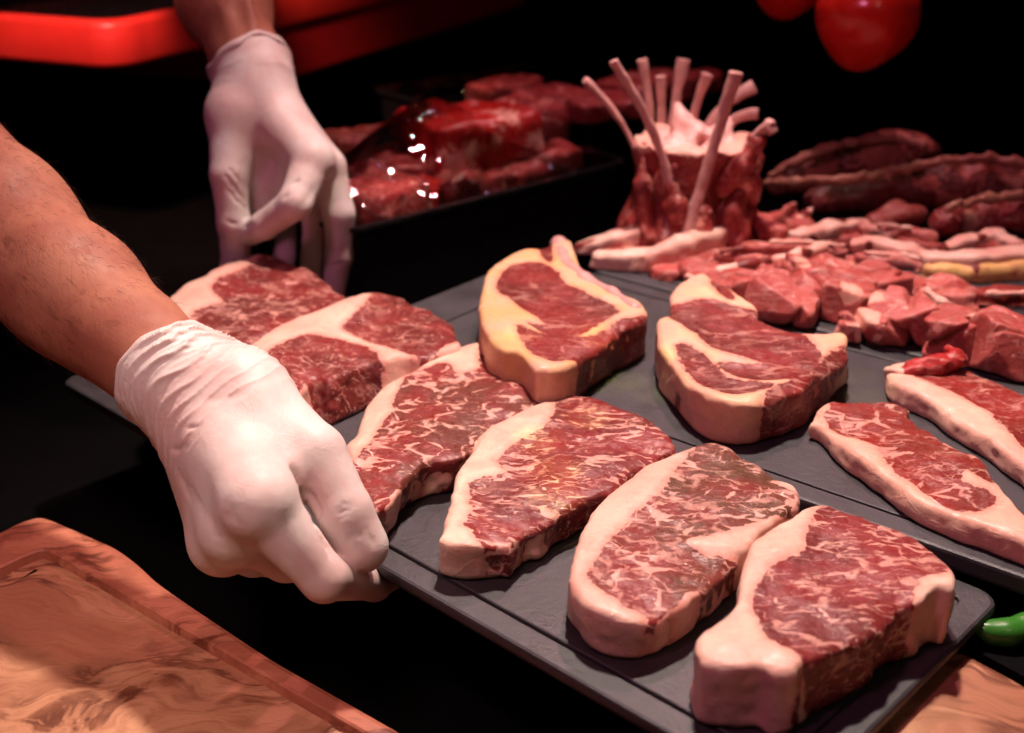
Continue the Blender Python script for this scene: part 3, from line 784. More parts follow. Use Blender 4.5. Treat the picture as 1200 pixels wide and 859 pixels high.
# ------------------------------------------------------------------ dark joints at the back right
def joint(specs, label, fatspec=None, vox=.0024, mat=None, seed=0, cat='meat joint'):
    V, F = strips_mesh([[(p, r) for p, r in zip(spline([p for p, r in c], 4, False), np.interp(np.linspace(0, 1, (len(c) - 1) * 4 + 1), np.linspace(0, 1, len(c)), [r for p, r in c]))] for c in map(chain, specs)], vox, .002, .004, 42, seed=seed)
    V[:, 2] = np.maximum(V[:, 2], ZT + .0002)
    b = V.mean(0); b[2] = V[:, 2].min()
    e = empty('aged_joint', b)
    part('lean', V, F, mat or M_dark, e, -.002 + .004 * fbm(V, 40, seed + 2, 2))
    if fatspec:
        V, F = strips_mesh([chain(s) for s in fatspec], vox * .7, .001, .0022, 150, seed=seed + 1)
        part('fat_edge', V, F, meat('aged_fat', 0, 0, seed=60 + seed, fat=(.42, .20, .13), fat2=(.30, .11, .08)), e, np.full(len(V), .02))
    return tag(e, label, cat)
joint([[(915, 218, .02, 12), (960, 200, .03, 20), (1020, 190, .035, 26), (1068, 184, .035, 24)]], 'dark aged joint furthest back, with a blunt right end, behind the long ridged joint',
      [[(905, 205, .035, 4), (945, 184, .05, 4), (990, 168, .06, 4), (1050, 160, .062, 4), (1082, 170, .058, 6)]], seed=1)
joint([[(960, 236, .02, 14), (1030, 226, .025, 20), (1110, 218, .03, 24), (1200, 222, .03, 22), (1290, 225, .03, 20)]], 'long dark aged joint with a notched fat ridge, reaching the right edge',
      [[(900, 214, .034, 3.5), (960, 212, .044, 4), (1000, 210, .046, 4), (1050, 200, .050, 4), (1100, 189, .058, 4), (1160, 186, .06, 4), (1200, 192, .058, 4)]], seed=2)
joint([[(1030, 262, .016, 12), (1050, 246, .022, 9)], [(1040, 258, .018, 10), (1075, 254, .018, 9)]], 'small pale-edged piece of aged meat in front of the long ridged joint', None, mat=meat('aged_pale', .3, .5, (.36, .07, .055), (.22, .035, .03), seed=71), seed=3, cat='meat piece')
joint([[(1105, 262, .022, 13), (1150, 254, .024, 15), (1230, 256, .024, 15)]], 'pink-red aged piece with a fatty top at the right edge', [[(1110, 244, .04, 3), (1160, 232, .045, 4), (1230, 228, .045, 4)]], mat=meat('aged_pink', .3, .6, (.30, .03, .035), (.2, .022, .022), seed=72), seed=4, cat='meat piece')

# ------------------------------------------------------------------ film wrapped trays, left of the crown roast
ZR = .042
def wrapped(c0, c1, width, z, label):
    """c0,c1 photo points of the near rim, width towards the left-back"""
    a = P(*c0, z); b = P(*c1, z)
    u = (b - a); L = np.linalg.norm(u); u /= L; w = np.array([-u[1], u[0], 0])
    org = a + np.array([0, 0, ZC - z])
    e = empty('wrapped_tray', org)
    def lp(i, zz, r): return np.array([a + u * x + w * y + np.array([0, 0, zz - z]) for x, y in rrect(i, L - i, i, width - i, r)])
    Ls = [lp(.008, ZC + .001, .02), lp(.004, z - .02, .02), lp(.003, z - .004, .02), lp(0, z - .003, .02), lp(0, z, .02), lp(.006, z, .018), lp(.010, z - .02, .016), lp(.014, z - .022, .014)]
    V, F = loops_mesh(Ls)
    make_obj('tray_base', V, F, M_blackp, e, smooth=False)
    return e, a, u, w, L
M_film = bpy.data.materials.new('cling_film'); M_film.use_nodes = True
nt = M_film.node_tree; nt.nodes.clear()
_o = nt.nodes.new('ShaderNodeOutputMaterial'); _m = nt.nodes.new('ShaderNodeMixShader'); _t = nt.nodes.new('ShaderNodeBsdfTransparent'); _g = nt.nodes.new('ShaderNodeBsdfGlossy')
_f = nt.nodes.new('ShaderNodeFresnel'); _f.inputs[0].default_value = 1.55
_tc = nt.nodes.new('ShaderNodeTexCoord'); _n = nt.nodes.new('ShaderNodeTexNoise'); _n.inputs['Scale'].default_value = 30; _n.inputs['Detail'].default_value = 1.5; _n.inputs['Distortion'].default_value = .5
_b = nt.nodes.new('ShaderNodeBump'); _b.inputs['Strength'].default_value = 1.0; _b.inputs['Distance'].default_value = .0055
_g.inputs['Roughness'].default_value = .015; _t.inputs[0].default_value = (.93, .93, .93, 1)
lk = nt.links.new
lk(_tc.outputs['Object'], _n.inputs['Vector']); lk(_n.outputs['Fac'], _b.inputs['Height']); lk(_b.outputs[0], _g.inputs['Normal']); lk(_b.outputs[0], _f.inputs['Normal'])
lk(_f.outputs[0], _m.inputs[0]); lk(_t.outputs[0], _m.inputs[1]); lk(_g.outputs[0], _m.inputs[2]); lk(_m.outputs[0], _o.inputs['Surface'])
M_chunk = meat('red_chunk', .4, .12, (.50, .018, .015), (.34, .013, .012), seed=81, seams=.1, rough=.26)
M_chunk2 = meat('pink_chunk', .4, .4, (.34, .045, .042), (.2, .022, .022), seed=82, seams=.5, rough=.28)

def chunk(name, px, py, z, r, rot, mat, label, group, seed, box_=.34):
    c = P(px, py, z)
    def fn(G):
        d = rbox(G, c, r, min(r) * box_, rot)
        return d + fbm(G, 26, seed, 3) * .0065
    m = max(r) * 1.35 + .008
    lo = c - np.array([m, m, r[2] + .012]); hi = c + np.array([m, m, r[2] + .012])
    V, F = mesh_sdf(fn, lo, hi, .0026, 2)
    o = make_obj(name, V, F, mat, None, {'sd': -.0035 + .005 * fbm(V, 30, seed + 4, 2)})
    return tag(o, label, 'meat piece', group)
GW = 'pieces of meat under the cling film'
e1, a1, u1, w1, l1 = wrapped((404, 272), (742, 187), .19, ZR, 'x')
tag(e1, 'black tray of red meat under shiny cling film, left of the crown roast', 'meat tray')
ang1 = math.atan2(u1[1], u1[0])
CH = [(552, 166, .062, (.056, .040, .028), -.2, 0, 'big smooth bright red block of meat in the middle of the wrapped tray'),
      (446, 236, .044, (.032, .026, .017), .3, 1, 'bloody red piece at the near left corner of the wrapped tray'),
      (430, 204, .046, (.034, .026, .016), .1, 1, 'dull pink piece behind the bloody corner piece of the wrapped tray'),
      (560, 216, .036, (.050, .017, .012), 0, 1, 'flat pinkish slice in front of the big bright red block'),
      (645, 190, .038, (.034, .018, .013), .1, 1, 'flat pink slice at the right of the big bright red block'),
      (470, 168, .045, (.034, .028, .016), 0, 2, 'dark piece left of the big bright red block'),
      (500, 228, .038, (.024, .016, .012), .5, 0, 'small glistening red piece beside the bloody corner piece'),
      (480, 205, .044, (.024, .018, .013), -.4, 1, 'small pink piece with fat between the dark piece and the flat slice'),
      (610, 206, .037, (.026, .014, .010), .3, 1, 'narrow pinkish slice below the right end of the big bright red block'),
      (418, 172, .046, (.030, .026, .014), .2, 2, 'dark red piece at the far left of the wrapped tray'),
      (620, 152, .044, (.036, .022, .013), .1, 2, 'dark red slice behind the big bright red block')]
for k, (x, y, z, r, da, mi, lb) in enumerate(CH):
    chunk('meat_chunk', x, y, z, r, ang1 + da, (M_chunk, M_chunk2, M_dark)[mi], lb, GW, 5 + k)
# film
def film(e, a, u, w, L, W, bumps, z):
    nx, ny = 70, 44; V = []; F = []
    for j in range(ny):
        for i in range(nx):
            s, t = i / (nx - 1), j / (ny - 1)
            p = a + u * (s * (L - .004) + .002) + w * (t * (W - .004) + .002)
            h = .002
            for bx, by, br, bh in bumps: h = max(h, .002 + bh * math.exp(-(((s - bx) / br) ** 2 + ((t - by) / br) ** 2)))
            edge = min(1, 10 * min(s, 1 - s, t, 1 - t))
            V.append(p + np.array([0, 0, h * edge + .0015]))
    V = np.array(V)
    V[:, 2] += .0022 * fbm(V, 30, 3, 3)
    for j in range(ny - 1):
        for i in range(nx - 1):
            k = j * nx + i; F.append((k, k + 1, k + nx + 1, k + nx))
    return make_obj('cling_film', V, F, M_film, e)
film(e1, a1, u1, w1, l1, .19, [(.46, .42, .27, .062), (.12, .3, .16, .024), (.12, .75, .16, .022), (.8, .35, .14, .012)], ZR)
e2, a2, u2, w2, l2 = wrapped((574, 142), (850, 92), .22, ZR + .004, 'x')
tag(e2, 'further black tray of dull pink meat under cling film, behind the crown roast', 'meat tray')
CH2 = [(610, 136, .050, (.040, .030, .012), .0, 'flat dull pink slice at the left end of the further wrapped tray'),
       (655, 120, .052, (.042, .032, .013), .3, 'flat pink slice second from the left in the further wrapped tray'),
       (700, 126, .050, (.040, .028, .012), -.2, 'pink slice just left of the outermost crown bone, in the further tray'),
       (745, 106, .053, (.042, .032, .014), .2, 'wide pink slice behind the crown bones in the further wrapped tray'),
       (800, 98, .053, (.040, .030, .014), .0, 'pink slice at the right end of the further wrapped tray'),
       (590, 108, .052, (.034, .03, .012), .1, 'dark pink slice at the back left of the further wrapped tray')]
for k, (x, y, z, r, da, lb) in enumerate(CH2):
    chunk('meat_chunk', x, y, z, r, ang1 + da, M_chunk2, lb, GW, 25 + k)
film(e2, a2, u2, w2, l2, .22, [(.35, .4, .35, .02), (.7, .4, .3, .02)], ZR)

# ------------------------------------------------------------------ red crate, top left
cr0 = J(140, 84, 1.22)                                # lower corner of the lip
zl = cr0[2]
ud = P(480, 0, zl) - P(345, 39, zl) if False else YD
def crate():
    u = P(480, 0, zl) - P(150, 85, zl); u /= np.linalg.norm(u)
    n_ = np.array([-u[1], u[0], 0])                  # away, to the left-back
    def at_x(px):                                    # length along the lip where it is seen at px
        t = np.linspace(-.2, 1.2, 2000); q = cr0 + u * t[:, None] - CAM
        return t[np.argmin(np.abs(CX + FPX * (q @ RT) / (q @ FW) - px))]
    e = empty('red_crate', cr0 + np.array([0, 0, -.07]))
    L0 = at_x(640)
    def lp(i, z, r, W=.34):
        return np.array([cr0 + u * x + n_ * y + np.array([0, 0, z]) for x, y in rrect(i, L0 - i, i, W - i, r)])
    Ls = [lp(.030, .004, .03), lp(.006, 0, .034), lp(.001, .002, .036), lp(0, .006, .036), lp(0, .041, .036), lp(.002, .045, .036), lp(.006, .047, .034), lp(.018, .047, .026), lp(.021, .045, .024), lp(.022, .040, .022)]
    V, F = loops_mesh(Ls, False, False)
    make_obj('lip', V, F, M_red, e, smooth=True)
    V, F = loops_mesh([lp(.022, .040, .022), lp(.024, .030, .022)], False, True)
    make_obj('inside', V, F, M_blackp, e, smooth=False)
    x0 = at_x(318); x1 = at_x(628)
    bx = lambda i, z: np.array([cr0 + u * x + n_ * y + np.array([0, 0, z]) for x, y in rrect(x0 + i, x1 - i, .004 + i, .30 - i, .012)])
    V, F = loops_mesh([bx(.006, -.066), bx(.002, -.063), bx(0, -.058), bx(0, .005)])
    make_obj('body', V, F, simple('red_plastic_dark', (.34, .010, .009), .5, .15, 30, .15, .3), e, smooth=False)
    return tag(e, 'bright red plastic crate with a thick lip behind the far wrist', 'crate')
crate()

# ------------------------------------------------------------------ tomatoes
def tomato(x, y, depth, r, label, seed):
    c = J(x, y, depth)
    def fn(G):
        q = G - c
        a = np.arctan2(q[..., 1], q[..., 0])
        rr = np.sqrt(q[..., 0] ** 2 + q[..., 1] ** 2)
        d = np.sqrt((rr / 1.03) ** 2 + (q[..., 2] * (1.0 + .0 * rr)) ** 2) - r * (1 + .025 * np.cos(5 * a + seed) * rr / r)
        tip = cone(G, c, c - np.array([.004, 0, r * .70]), r * .8, r * .34)
        return smin(d, tip, .02)
    V, F = mesh_sdf(fn, c - r * 1.3, c + r * 1.3, r / 16, 2)
    o = make_obj('tomato', V, F, M_tomato)
    top = c + np.array([0, 0, r])
    V, F = strips_mesh([[(top - np.array([0, 0, .004]), .0035), (top + np.array([.004, .01, .05]), .0022), (top + np.array([.004, .01, .16]), .0022)]], .0012, .002, .0004, 100)
    make_obj('stem', V, F, M_chili, o)
    return tag(o, label, 'tomato', 'ripe tomatoes hanging at the top right')
tomato(1015, 18, 1.05, .042, 'larger ripe red tomato with a pointed base at the top right', 1)
tomato(925, -28, 1.12, .034, 'smaller orange-red tomato at the top edge, left of the larger one', 2)

# ------------------------------------------------------------------ green chili
ZL = -.0148
lq = [(1122, 752), (1160, 771), (1200, 793), (1262, 834), (1420, 900), (1500, 800), (1330, 745), (1240, 716), (1178, 712)]
L_ = [np.array([np.array([*P(x, y, ZL)[:2], z]) for x, y in lq]) for z in (ZC + .0005, ZL)]
V, F = loops_mesh(L_)
tag(make_obj('display_ledge', V, F, M_black, smooth=False), 'low black display ledge behind the olive wood block, under the chili', 'display block')
cpts = [P(1151, 737, ZL + .0075), P(1161, 740, ZL + .0062), P(1180, 741, ZL + .0062), P(1205, 735, ZL + .0066), P(1245, 726, ZL + .0066), P(1300, 738, ZL + .006)]
V, F = strips_mesh([list(zip(cpts, (.0030, .0048, .0057, .0060, .006, .004)))], .0013, .004, .0006, 60, seed=2)
ch = make_obj('chili_pepper', V, F, M_chili); tag(ch, 'glossy green chili pepper poking out beside the near corner of the front tray', 'chili pepper')
V, F = strips_mesh([[(cpts[-1], .003), (cpts[-1] + np.array([.02, .004, .004]), .0022)]], .001, .002, .0003, 60)
make_obj('stem', V, F, M_chili, ch)

# ------------------------------------------------------------------ wooden boards
def board(outer, inner, ztop, zbot, mat, label, step=.0055):
    o3 = spline([P(x, y, ztop) for x, y in outer], 4)
    i3 = spline([P(x, y, ztop) for x, y in inner], 4) if inner else None
    e = empty('cutting_board', np.array([o3[:, 0].mean(), o3[:, 1].mean(), zbot]))
    org = np.array(e.location)
    n = len(o3)
    cen = o3.mean(0)
    def inset(p, d):
        t = np.roll(p, -1, 0) - np.roll(p, 1, 0); t /= np.linalg.norm(t, axis=1, keepdims=True)
        nn = np.stack([-t[:, 1], t[:, 0], 0 * t[:, 0]], 1)
        if ((cen - p) * nn).sum() < 0: nn = -nn
        return p + nn * d
    def z(p, zz): q = p.copy(); q[:, 2] = zz; return q
    Ls = [z(inset(o3, .004), zbot), z(o3, zbot + .004), z(o3, ztop - .004), z(inset(o3, .0012), ztop - .0012), z(inset(o3, .004), ztop)]
    if i3 is None:
        V, F = loops_mesh(Ls)
        make_obj('body', V, F, mat, e, origin=org, smooth=True)
    else:
        Ls += [z(i3, ztop), z(inset(i3, .0012), ztop - .0008), z(inset(i3, .0022), ztop - step)]
        V, F = loops_mesh(Ls, True, False)
        make_obj('rim', V, F, wood('olive_wood_rim', 2.2, 5.3, 1, (1, .78, .82)), e, origin=org, smooth=False)  # redder tint puts the pink light on the rim into its colour
        V, F = loops_mesh([z(inset(i3, .0022), ztop - step), z(inset(i3, .006), ztop - step - .0006), z(inset(i3, .012), ztop - step)], False, True)
        make_obj('inset_panel', V, F, mat, e, origin=org, smooth=False)
    return tag(e, label, 'cutting board')
# outlines run round with equal counts
O_l = [(50, 604), (80, 615), (110, 628), (138, 641), (164, 660), (186, 680), (220, 704), (262, 732), (320, 770), (385, 807), (475, 858), (600, 930), (560, 1010), (200, 1060), (-200, 1000), (-330, 800), (-200, 712), (-60, 648), (0, 621), (25, 609)]
I_l = [(52, 643), (75, 652), (100, 667), (124, 680), (148, 694), (172, 708), (210, 730), (250, 753), (300, 782), (350, 811), (430, 857), (540, 924), (500, 980), (200, 1020), (-140, 975), (-240, 810), (-140, 728), (-50, 686), (0, 663), (28, 650)]
board(O_l, I_l, -.045, ZC + .0005, wood('olive_wood', 1.95, 3.1), 'olive wood cutting board with a recessed middle at the bottom left')
O_r = [(1128, 762), (1160, 778), (1200, 800), (1260, 840), (1300, 920), (1250, 1040), (1050, 1120), (880, 1060), (900, 960), (1000, 860), (1070, 790), (1105, 764)]
board(O_r, None, -.012, ZC + .0005, wood('olive_wood_dark', .9, 7.7, 1.2), 'thick olive wood block under the near end of the front tray')

# ------------------------------------------------------------------ person: two forearms with latex gloves
def prim_mesh(groups, kfin, vox, cut=None, nz=None, it=2):
    pts = np.array([q for g in groups for c in g[1] for q in (c[0], c[1])]); mr = .034
    lo = pts.min(0) - mr; hi = pts.max(0) + mr
    def fn(G):
        tot = None
        for k, cs in groups:
            d = None
            for a, b, r1, r2 in cs:
                c = cone(G, a, b, r1, r2); d = c if d is None else smin(d, c, k)
            tot = d if tot is None else smin(tot, d, kfin)
        if cut is not None:
            tot = np.maximum(tot, (G - cut[0]) @ cut[1])
        if nz is not None: tot = tot + nz(G)
        return tot
    return mesh_sdf(fn, lo, hi, vox, it)

def torus_bead(c, axis, rx, r, up, squash=1.0, n=72, m=12, wob=.0006):
    axis = axis / np.linalg.norm(axis)
    e1 = np.cross(axis, up); e1 /= np.linalg.norm(e1); e2 = np.cross(axis, e1)
    V = []; F = []
    for i in range(n):
        a = 2 * math.pi * i / n
        rad = e1 * math.cos(a) + e2 * math.sin(a) * squash
        ctr = c + rad * rx + axis * (wob * 2.5 * math.sin(3 * a) + wob * math.sin(7 * a + 1))
        rl = r * (1 + .2 * math.sin(5 * a) + .1 * math.sin(11 * a))
        for j in range(m):
            b = 2 * math.pi * j / m
            V.append(ctr + rad / np.linalg.norm(rad) * rl * math.cos(b) + axis * rl * 1.2 * math.sin(b))
    for i in range(n):
        for j in range(m):
            F.append((i * m + j, ((i + 1) % n) * m + j, ((i + 1) % n) * m + (j + 1) % m, i * m + (j + 1) % m))
    return np.array(V), np.array(F)

# ---- near (right) hand
cuff = J(172, 416, .600); wr = J(237, 464, .592); arm1 = J(1, 268, .660); arm2 = J(-150, 120, .725); arm3 = J(-330, -60, .80)
axA = cuff - arm1; axA /= np.linalg.norm(axA)
Mi, Mm, Mr, Mp = J(303, 588, .532), J(277, 618, .549), J(262, 634, .566), J(254, 634, .584)
cmc, tmc, tip_, ttip = J(285, 470, .583), J(368, 534, .561), J(404, 600, .556), J(424, 640, .5585)
palm = [(cuff - axA * .01, cuff + axA * .026, .0285, .0250), (cuff + axA * .02, wr, .0250, .0252), (wr, Mi, .0245, .0160), (wr, Mm, .0225, .0152), (wr, Mr, .0215, .0142), (wr, Mp, .020, .0130),
        (wr, cmc, .022, .0205), (cmc, tmc, .0205, .0148), (cmc, J(330, 560, .556), .02, .014), (J(300, 520, .585), J(300, 570, .575), .022, .018), (Mi - FW * .002, Mi - FW * .0021, .0132, .0132), (Mm - FW * .001, Mm - FW * .0011, .0134, .0134), (Mr, Mr + .0001, .0132, .0132)]
thumb = [(tmc, tip_, .0152, .0126), (tip_, ttip, .0126, .0124)]
PIi = J(380, 678, .540); index = [(Mi, PIi, .0152, .0103), (PIi, J(438, 682, .594), .0100, .0088), (J(438, 682, .594), J(470, 668, .63), .0088, .0078)]
PIm = J(334, 655, .572); middle = [(Mm, PIm, .0138, .0105), (PIm, J(400, 672, .612), .0100, .0088), (J(400, 672, .612), J(430, 660, .64), .0088, .0078)]
PIr = J(296, 650, .590); ring = [(Mr, PIr, .0130, .0103), (PIr, J(360, 664, .632), .0098, .0086), (J(360, 664, .632), J(395, 650, .66), .0086, .0076)]
PIp = J(276, 646, .606); pinky = [(Mp, PIp, .0118, .0092), (PIp, J(325, 648, .650), .0088, .0078), (J(325, 648, .650), J(352, 638, .67), .0078, .007)]
V, F = prim_mesh([(.012, palm), (.004, index), (.004, middle), (.004, ring), (.004, pinky), (.003, thumb)], .0024, .0012, (cuff + axA * .015, -axA))

def wrinkle(V, F, c, ax, length, amp, freq, seed, skew):
    Nn = vnormals(V, F)
    t = (V - c) @ ax
    w = np.clip(1 - t / length, 0, 1) * np.clip(t / .004, 0, 1)
    ph = freq * (t + skew * noise3(V, 22, seed) + .35 * skew * noise3(V, 60, seed + 1))
    rid = (1 - np.abs(np.sin(ph))) ** 2.2
    vary = np.clip(noise3(V, 38, seed + 2) * .9 + .55, 0, 1)
    return V + Nn * (amp * w ** .6 * rid * vary - amp * .25 * w)[:, None]
V = wrinkle(V, F, cuff + axA * .015, axA, .060, .0034, 470, 3, .009)
V = wrinkle(V, F, cuff + axA * .015, axA, .050, .0016, 900, 13, .006)
# flexion wrinkles on the thumb and long soft tension folds over the back of the hand
Nn = vnormals(V, F)
def fold(V, Nn, a, b, depth, width):
    d = np.full(len(V), 1e9)
    q = [S(V, a[0] + (b[0] - a[0]) * t, a[1] + (b[1] - a[1]) * t) for t in np.linspace(0, 1, 9)]
    ends = np.full(len(V), 0.0)
    for k, (p0, p1) in enumerate(zip(q[:-1], q[1:])):
        c = cone(V, p0, p1, 0, 0); m = c < d
        ends = np.where(m, math.sin(math.pi * (k + .5) / 8), ends); d = np.minimum(d, c)
    return V - Nn * (depth * ends * np.exp(-(d / width) ** 2))[:, None]
def S(V, x, y):                # surface point of the mesh seen at photo position x, y
    q = V - CAM; dz = q @ FW
    px = CX + FPX * (q @ RT) / dz; py = CY - FPX * (q @ UP) / dz
    m = np.hypot(px - x, py - y) < 5
    if not m.any(): return J(x, y, .56)
    i = np.where(m)[0]; return V[i[np.argmin(dz[i])]]
for (x0, y0, x1, y1, dp, wd) in ((350, 548, 358, 575, .0030, .0018), (356, 570, 378, 622, .0022, .0016), (376, 618, 394, 652, .0018, .0015), (214, 500, 232, 494, .0012, .001), (200, 545, 226, 600, .0009, .003), (392, 606, 420, 590, .0011, .0012), (394, 614, 418, 602, .0008, .001), (398, 598, 416, 583, .0006, .001),
                                 (196, 530, 214, 522, .0016, .0014), (343, 540, 352, 560, .0016, .0016), (352, 560, 372, 612, .0010, .0016),
                                 (228, 470, 300, 455, .0005, .002), (212, 560, 240, 612, .0008, .003), (262, 590, 272, 622, .0012, .004), (240, 600, 252, 640, .0010, .003),
                                 (405, 640, 432, 622, .0006, .0013), (400, 640, 408, 656, .0005, .0012), (434, 624, 446, 642, .0005, .0012)):
    V = fold(V, Nn, (x0, y0), (x1, y1), dp, wd)
gl1 = (V, F)
bead1 = torus_bead(cuff + axA * .0153, axA, .0262, .0020, np.array([0, 0, 1.0]), 1.0)

# ---- far (left) hand
D0 = .925; K2 = 1.065
cuff2 = J(293, 76, D0 + .004); wr2 = J(298, 112, D0); armB1 = J(262, 0, D0 + .03); armB2 = J(225, -110, D0 + .075); armB3 = J(150, -330, D0 + .15)
axB = cuff2 - armB1; axB /= np.linalg.norm(axB)
Ni, Nm, Nr, Np = J(366, 188, D0 - .03), J(382, 196, D0 - .006), J(376, 198, D0 + .018), J(352, 200, D0 + .036)
c2, t2, i2, e2_ = J(276, 135, D0 - .012), J(268, 205, D0 - .02), J(274, 262, D0 - .012), J(277, 312, D0 + .008)
palm2 = [(cuff2 - axB * .01, cuff2 + axB * .012, .0282, .0262), (cuff2, wr2, .0262, .0262), (wr2, Ni, .0235, .0145), (wr2, Nm, .0225, .0145), (wr2, Nr, .0215, .0135), (wr2, Np, .020, .0125), (wr2, c2, .022, .0185), (c2, t2, .0185, .0130), (wr2, J(325, 225, D0 + .018), .020, .013), (c2, J(305, 240, D0 + .012), .016, .012), (Ni, J(318, 235, D0 + .016), .012, .012)]
thumb2 = [(t2, i2, .0128, .0112), (i2, e2_, .0112, .0105), (e2_, J(280, 350, D0 + .02), .0105, .0085)]
q1 = J(346, 238, D0 - .046); index2 = [(Ni, q1, .0140, .0112), (q1, J(310, 264, D0 - .03), .0112, .0095), (J(310, 264, D0 - .03), J(292, 274, D0 - .012), .0095, .0085)]
q2 = J(397, 250, D0 - .002); middle2 = [(Nm, q2, .0135, .0112), (q2, J(397, 300, D0 + .012), .0110, .0098), (J(397, 300, D0 + .012), J(390, 352, D0 + .024), .0098, .008)]
q3 = J(372, 256, D0 + .022); ring2 = [(Nr, q3, .0128, .0108), (q3, J(368, 305, D0 + .03), .0106, .0095), (J(368, 305, D0 + .03), J(360, 355, D0 + .034), .0095, .008)]
q4 = J(338, 250, D0 + .044); pinky2 = [(Np, q4, .0115, .0092), (q4, J(334, 300, D0 + .05), .009, .008), (J(334, 300, D0 + .05), J(330, 340, D0 + .05), .008, .007)]
palm2, thumb2, index2, middle2, ring2, pinky2 = [[(a, b, ra * K2, rb * K2) for a, b, ra, rb in L] for L in (palm2, thumb2, index2, middle2, ring2, pinky2)]
V, F = prim_mesh([(.011, palm2), (.004, index2), (.004, middle2), (.004, ring2), (.004, pinky2), (.005, thumb2)], .0028, .0013, (cuff2, -axB))
V = wrinkle(V, F, cuff2, axB, .030, .0024, 260, 8, .012)
Nn = vnormals(V, F)
for (x0, y0, x1, y1, dp, wd) in ((262, 205, 296, 240, .0016, .0016), (266, 222, 298, 248, .0014, .0015), (268, 190, 290, 220, .001, .0015), (262, 262, 296, 266, .0014, .0014),
                                 (381, 316, 408, 312, .0012, .0012), (350, 205, 340, 215, .0014, .0014), (336, 222, 326, 232, .0012, .0014), (376, 215, 352, 255, .001, .003)):
    V = fold(V, Nn, (x0, y0), (x1, y1), dp, wd)
gl2 = (V, F)
bead2 = torus_bead(cuff2 + axB * .0003, axB, .0283 * K2, .0024, np.array([1.0, 0, 0]), 1.0, wob=.001)

# ---- arms as one mesh
def arm_mesh(chainpts, extra, vox, seed):
    pts = np.array([p for p, r in chainpts]); mr = max(r for p, r in chainpts) + .012
    def fn(G):
        d = None
        for (a, ra), (b, rb) in zip(chainpts[:-1], chainpts[1:]):
            c = cone(G, a, b, ra, rb); d = c if d is None else smin(d, c, .02)
        for a, b, ra, rb, k in extra:
            d = smin(d, cone(G, a, b, ra, rb), k)
        return d + noise3(G, 30, seed) * .0012
    return mesh_sdf(fn, pts.min(0) - mr, pts.max(0) + mr, vox, 2)
sideA = np.cross(axA, FW); sideA /= np.linalg.norm(sideA)
Va, Fa = arm_mesh([(wr, .018), (cuff + axA * .012, .0205), (cuff - axA * .02, .0232), (J(90, 345, .628), .0300), (arm1, .0378), (arm2, .046), (arm3, .05)],
                  [(J(125, 360, .603), J(50, 290, .622), .004, .011, .02), (J(100, 405, .607), J(10, 325, .625), .004, .012, .02),
                   (J(150, 410, .581), J(95, 352, .596), .0016, .0024, .006)], .0022, 4)
Vb, Fb = arm_mesh([(wr2, .021), (cuff2, .0238), (armB1, .0336), (armB2, .041), (armB3, .048)],
                  [(J(280, 58, D0 - .020), J(258, 0, D0 - .005), .0018, .0028, .007), (J(302, 52, D0 - .019), J(290, 0, D0 - .005), .0018, .0028, .007)], .0022, 5)
Vp = np.concatenate([Va, Vb]); Fp = np.concatenate([Fa, Fb + len(Va)])
person = make_obj('person', Vp, Fp, M_skin, origin=np.array([cuff[0], cuff[1], 0]))
tag(person, 'person in white latex gloves reaching in to hold the front tray', 'person')
for (V, F), bead, lab_ in ((gl1, bead1, 'near white latex glove with a wrinkled cuff, thumb on the tray edge'), (gl2, bead2, 'far white latex glove gripping the far end of the tray')):
    g = make_obj('glove', V, F, M_latex, person); g['label'] = lab_
    make_obj('cuff_bead', bead[0], bead[1], M_latex, g)
# arm hair
r_ = random.Random(3)
Nv = vnormals(Va, Fa)
HV = []; HF = []
def hairs(V, Nn, axis, count, lo_t, hi_t, c):
    t = (V - c) @ axis
    idx = np.where((t < lo_t) & (t > hi_t))[0]
    for _ in range(count):
        i = r_.choice(idx)
        n = Nn[i]
        if n @ FW > .35: continue
        Lh = r_.uniform(.005, .012)
        dirn = n * r_.uniform(.08, .34) + axis * r_.uniform(.6, .9) + np.array([r_.uniform(-.25, .25) for _ in range(3)])
        dirn /= np.linalg.norm(dirn)
        s = np.cross(dirn, n); s /= np.linalg.norm(s) + 1e-9
        p0 = V[i] - n * .0004; p1 = p0 + dirn * Lh * .55; p2 = p0 + (dirn * .8 + axis * .35 - n * .1) * Lh
        w = .000055
        b = len(HV)
        n2 = np.cross(s, dirn)
        for p, ww in ((p0, w), (p1, w * .8)):
            for k in range(3):
                a = 2 * math.pi * k / 3; HV.append(p + (s * math.cos(a) + n2 * math.sin(a)) * ww)
        HV.append(p2)
        for k in range(3):
            k2 = (k + 1) % 3
            HF.append((b + k, b + k2, b + 3 + k2, b + 3 + k)); HF.append((b + 3 + k, b + 3 + k2, b + 6))
hairs(Va, Nv, axA, 2600, -.012, -.20, cuff)
Nv2 = vnormals(Vb, Fb)
hairs(Vb, Nv2, axB, 700, -.006, -.09, cuff2)
hr = make_obj('arm_hair', np.array(HV), HF, M_hair, person)
hr['label'] = 'short dark hairs along the forearms'

# ------------------------------------------------------------------ light
w = bpy.data.worlds.new('World'); scene.world = w; w.use_nodes = True
w.node_tree.nodes['Background'].inputs[0].default_value = (.9, .35, .4, 1)
w.node_tree.nodes['Background'].inputs[1].default_value = .012

